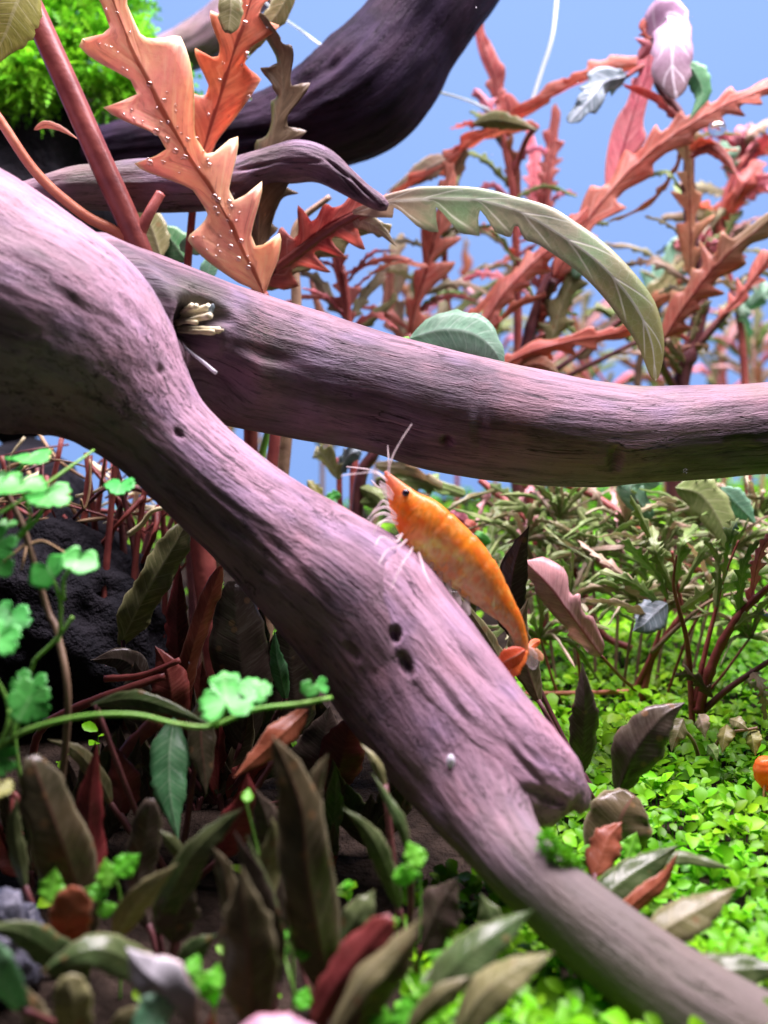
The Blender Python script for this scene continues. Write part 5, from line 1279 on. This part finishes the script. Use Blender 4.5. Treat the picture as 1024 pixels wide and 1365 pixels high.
# yellowing round leaves in a row
J5 = Plant('yellowing_plant', 'row of small yellowish round leaves on the carpet below the red stalks', 'plant', 940, 14.6)
J5.T([(940, 'g', 14.6), (925, 990, 14.3), (900, 965, 14.1), (880, 950, 14)], 3, 2, 'stem_brown')
J5.T([(940, 'g', 14.6), (960, 985, 14.2), (1010, 970, 14)], 3, 2, 'stem_brown')
for (x, y, hw, ang, ln, m) in [(903, 980, 15, 200, 24, 'olive'), (936, 968, 11, 165, 17, 'pale'), (966, 985, 12, 190, 20, 'yellow'), (1004, 990, 12, 170, 19, 'yellow'), (886, 966, 10, 225, 17, 'frond'), (985, 966, 9, 120, 15, 'olive'), (950, 1004, 9, 150, 13, 'frond')]:
    a = math.radians(ang); dx, dy = math.sin(a) * ln, -math.cos(a) * ln
    J5.L([(x - dx, y - dy, 14.1), (x, y - 3, 13.95), (x + dx, y + dy, 13.9)], hw, m, 'lance', curl=.25, wave=.15, roll=rr.uniform(-25, 25))

# ------------------------------------------------------------------ the green carpet
def carpet():
    rs = random.Random(77); V = []; F = []; Cl = []
    def lf(c, dirv, up, L, w_, col):
        s = dirv.cross(up).normalized(); n = s.cross(dirv)
        b = len(V)
        ts = (0, .3, .65, .92); wd = (.15, .85, 1.0, .5)
        for t, k in zip(ts, wd):
            m = c + dirv * L * t + n * (L * .10 * math.sin(t * 3))
            V.extend([m - s * w_ * k + n * w_ * .22 * k, m - n * w_ * .05, m + s * w_ * k + n * w_ * .22 * k])
        V.append(c + dirv * L * 1.05)
        for i in range(3):
            a = b + i * 3
            F.extend([(a, a + 1, a + 4, a + 3), (a + 1, a + 2, a + 5, a + 4)])
        F.extend([(b + 9, b + 10, b + 12), (b + 10, b + 11, b + 12)])
        Cl.extend([col] * 13)
    y = 6.5
    while y < YB - .3:
        step = .14 + .0040 * (y - 6)
        half = y * .40 + 1.6
        x = -half
        while x < half + 2:
            xx = x + rs.uniform(-.5, .5) * step; yy = y + rs.uniform(-.5, .5) * step
            px, py, d = proj(np.array([xx, yy, G(xx, yy)]))
            # thick on the right and at the back, thin in the shaded left
            cover = 1.0 if px > 640 + (1365 - py) * .10 else (.75 if (px > 540 and py > 1180) else (.025 if py > 760 else .35))
            if rs.random() < cover:
                hgt = .10 + .22 * (noise.noise(Vector((xx * .9, yy * .9, 0))) + .5) + rs.uniform(0, .22)
                z0 = G(xx, yy)
                tone = (.52 + .62 * rs.random()) * (1 + .5 * noise.noise(Vector((xx * 1.7, yy * 1.7, 9))))
                k = 3
                a0 = rs.uniform(0, 6.28)
                for i in range(k):
                    a = a0 + i * 2.1 + rs.uniform(-.4, .4)
                    el = rs.uniform(.05, .75)
                    dv = Vector((math.cos(a) * math.cos(el), math.sin(a) * math.cos(el), math.sin(el)))
                    upv = (Vector((0, -.35, 1)) + Vector((rs.gauss(0, .35), rs.gauss(0, .35), 0))).normalized()
                    L = rs.uniform(.11, .20) + .10 * rs.random() ** 3; tn = tone * rs.uniform(.85, 1.12)
                    lf(Vector((xx, yy, z0 + hgt * (.55 + .2 * i))), dv, upv, L, L * rs.uniform(.30, .42), (tn * rs.uniform(.8, 1.25), tn, tn * .8))
                # stalk
                b = len(V); V.extend([Vector((xx - .012, yy, z0 - .03)), Vector((xx + .012, yy, z0 - .03)), Vector((xx, yy, z0 + hgt))]); F.append((b, b + 1, b + 2)); Cl.extend([(.5, .6, .4)] * 3)
            x += step
        y += step
    o = mesh_obj('carpet_plant', np.array([v[:] for v in V]), F, M['carpet'], None, np.array([0, 8, 0]), col=np.array(Cl))
    tag(o, 'dense bright green carpet of tiny round leaves covering the ground', 'carpet plant', kind='stuff')
carpet()


# ------------------------------------------------------------------ specks drifting in the water
rr = random.Random(71); V = []; F = []
for k in range(70):
    d = rr.uniform(9, 28); c = P(rr.uniform(0, 1024), rr.uniform(0, 1200), d); q = rr.uniform(.004, .012) * (d / 16)
    b = len(V); V += [c + np.array(v) * q for v in ((1, 0, 0), (-1, 0, 0), (0, 1, 0), (0, -1, 0), (0, 0, 1), (0, 0, -1))]
    F += [(b + i, b + j, b + m) for (i, j, m) in ((0, 2, 4), (2, 1, 4), (1, 3, 4), (3, 0, 4), (2, 0, 5), (1, 2, 5), (3, 1, 5), (0, 3, 5))]
tag(mesh_obj('water_specks', V, F, M['white']), 'tiny white specks drifting in the water', 'specks', kind='stuff')
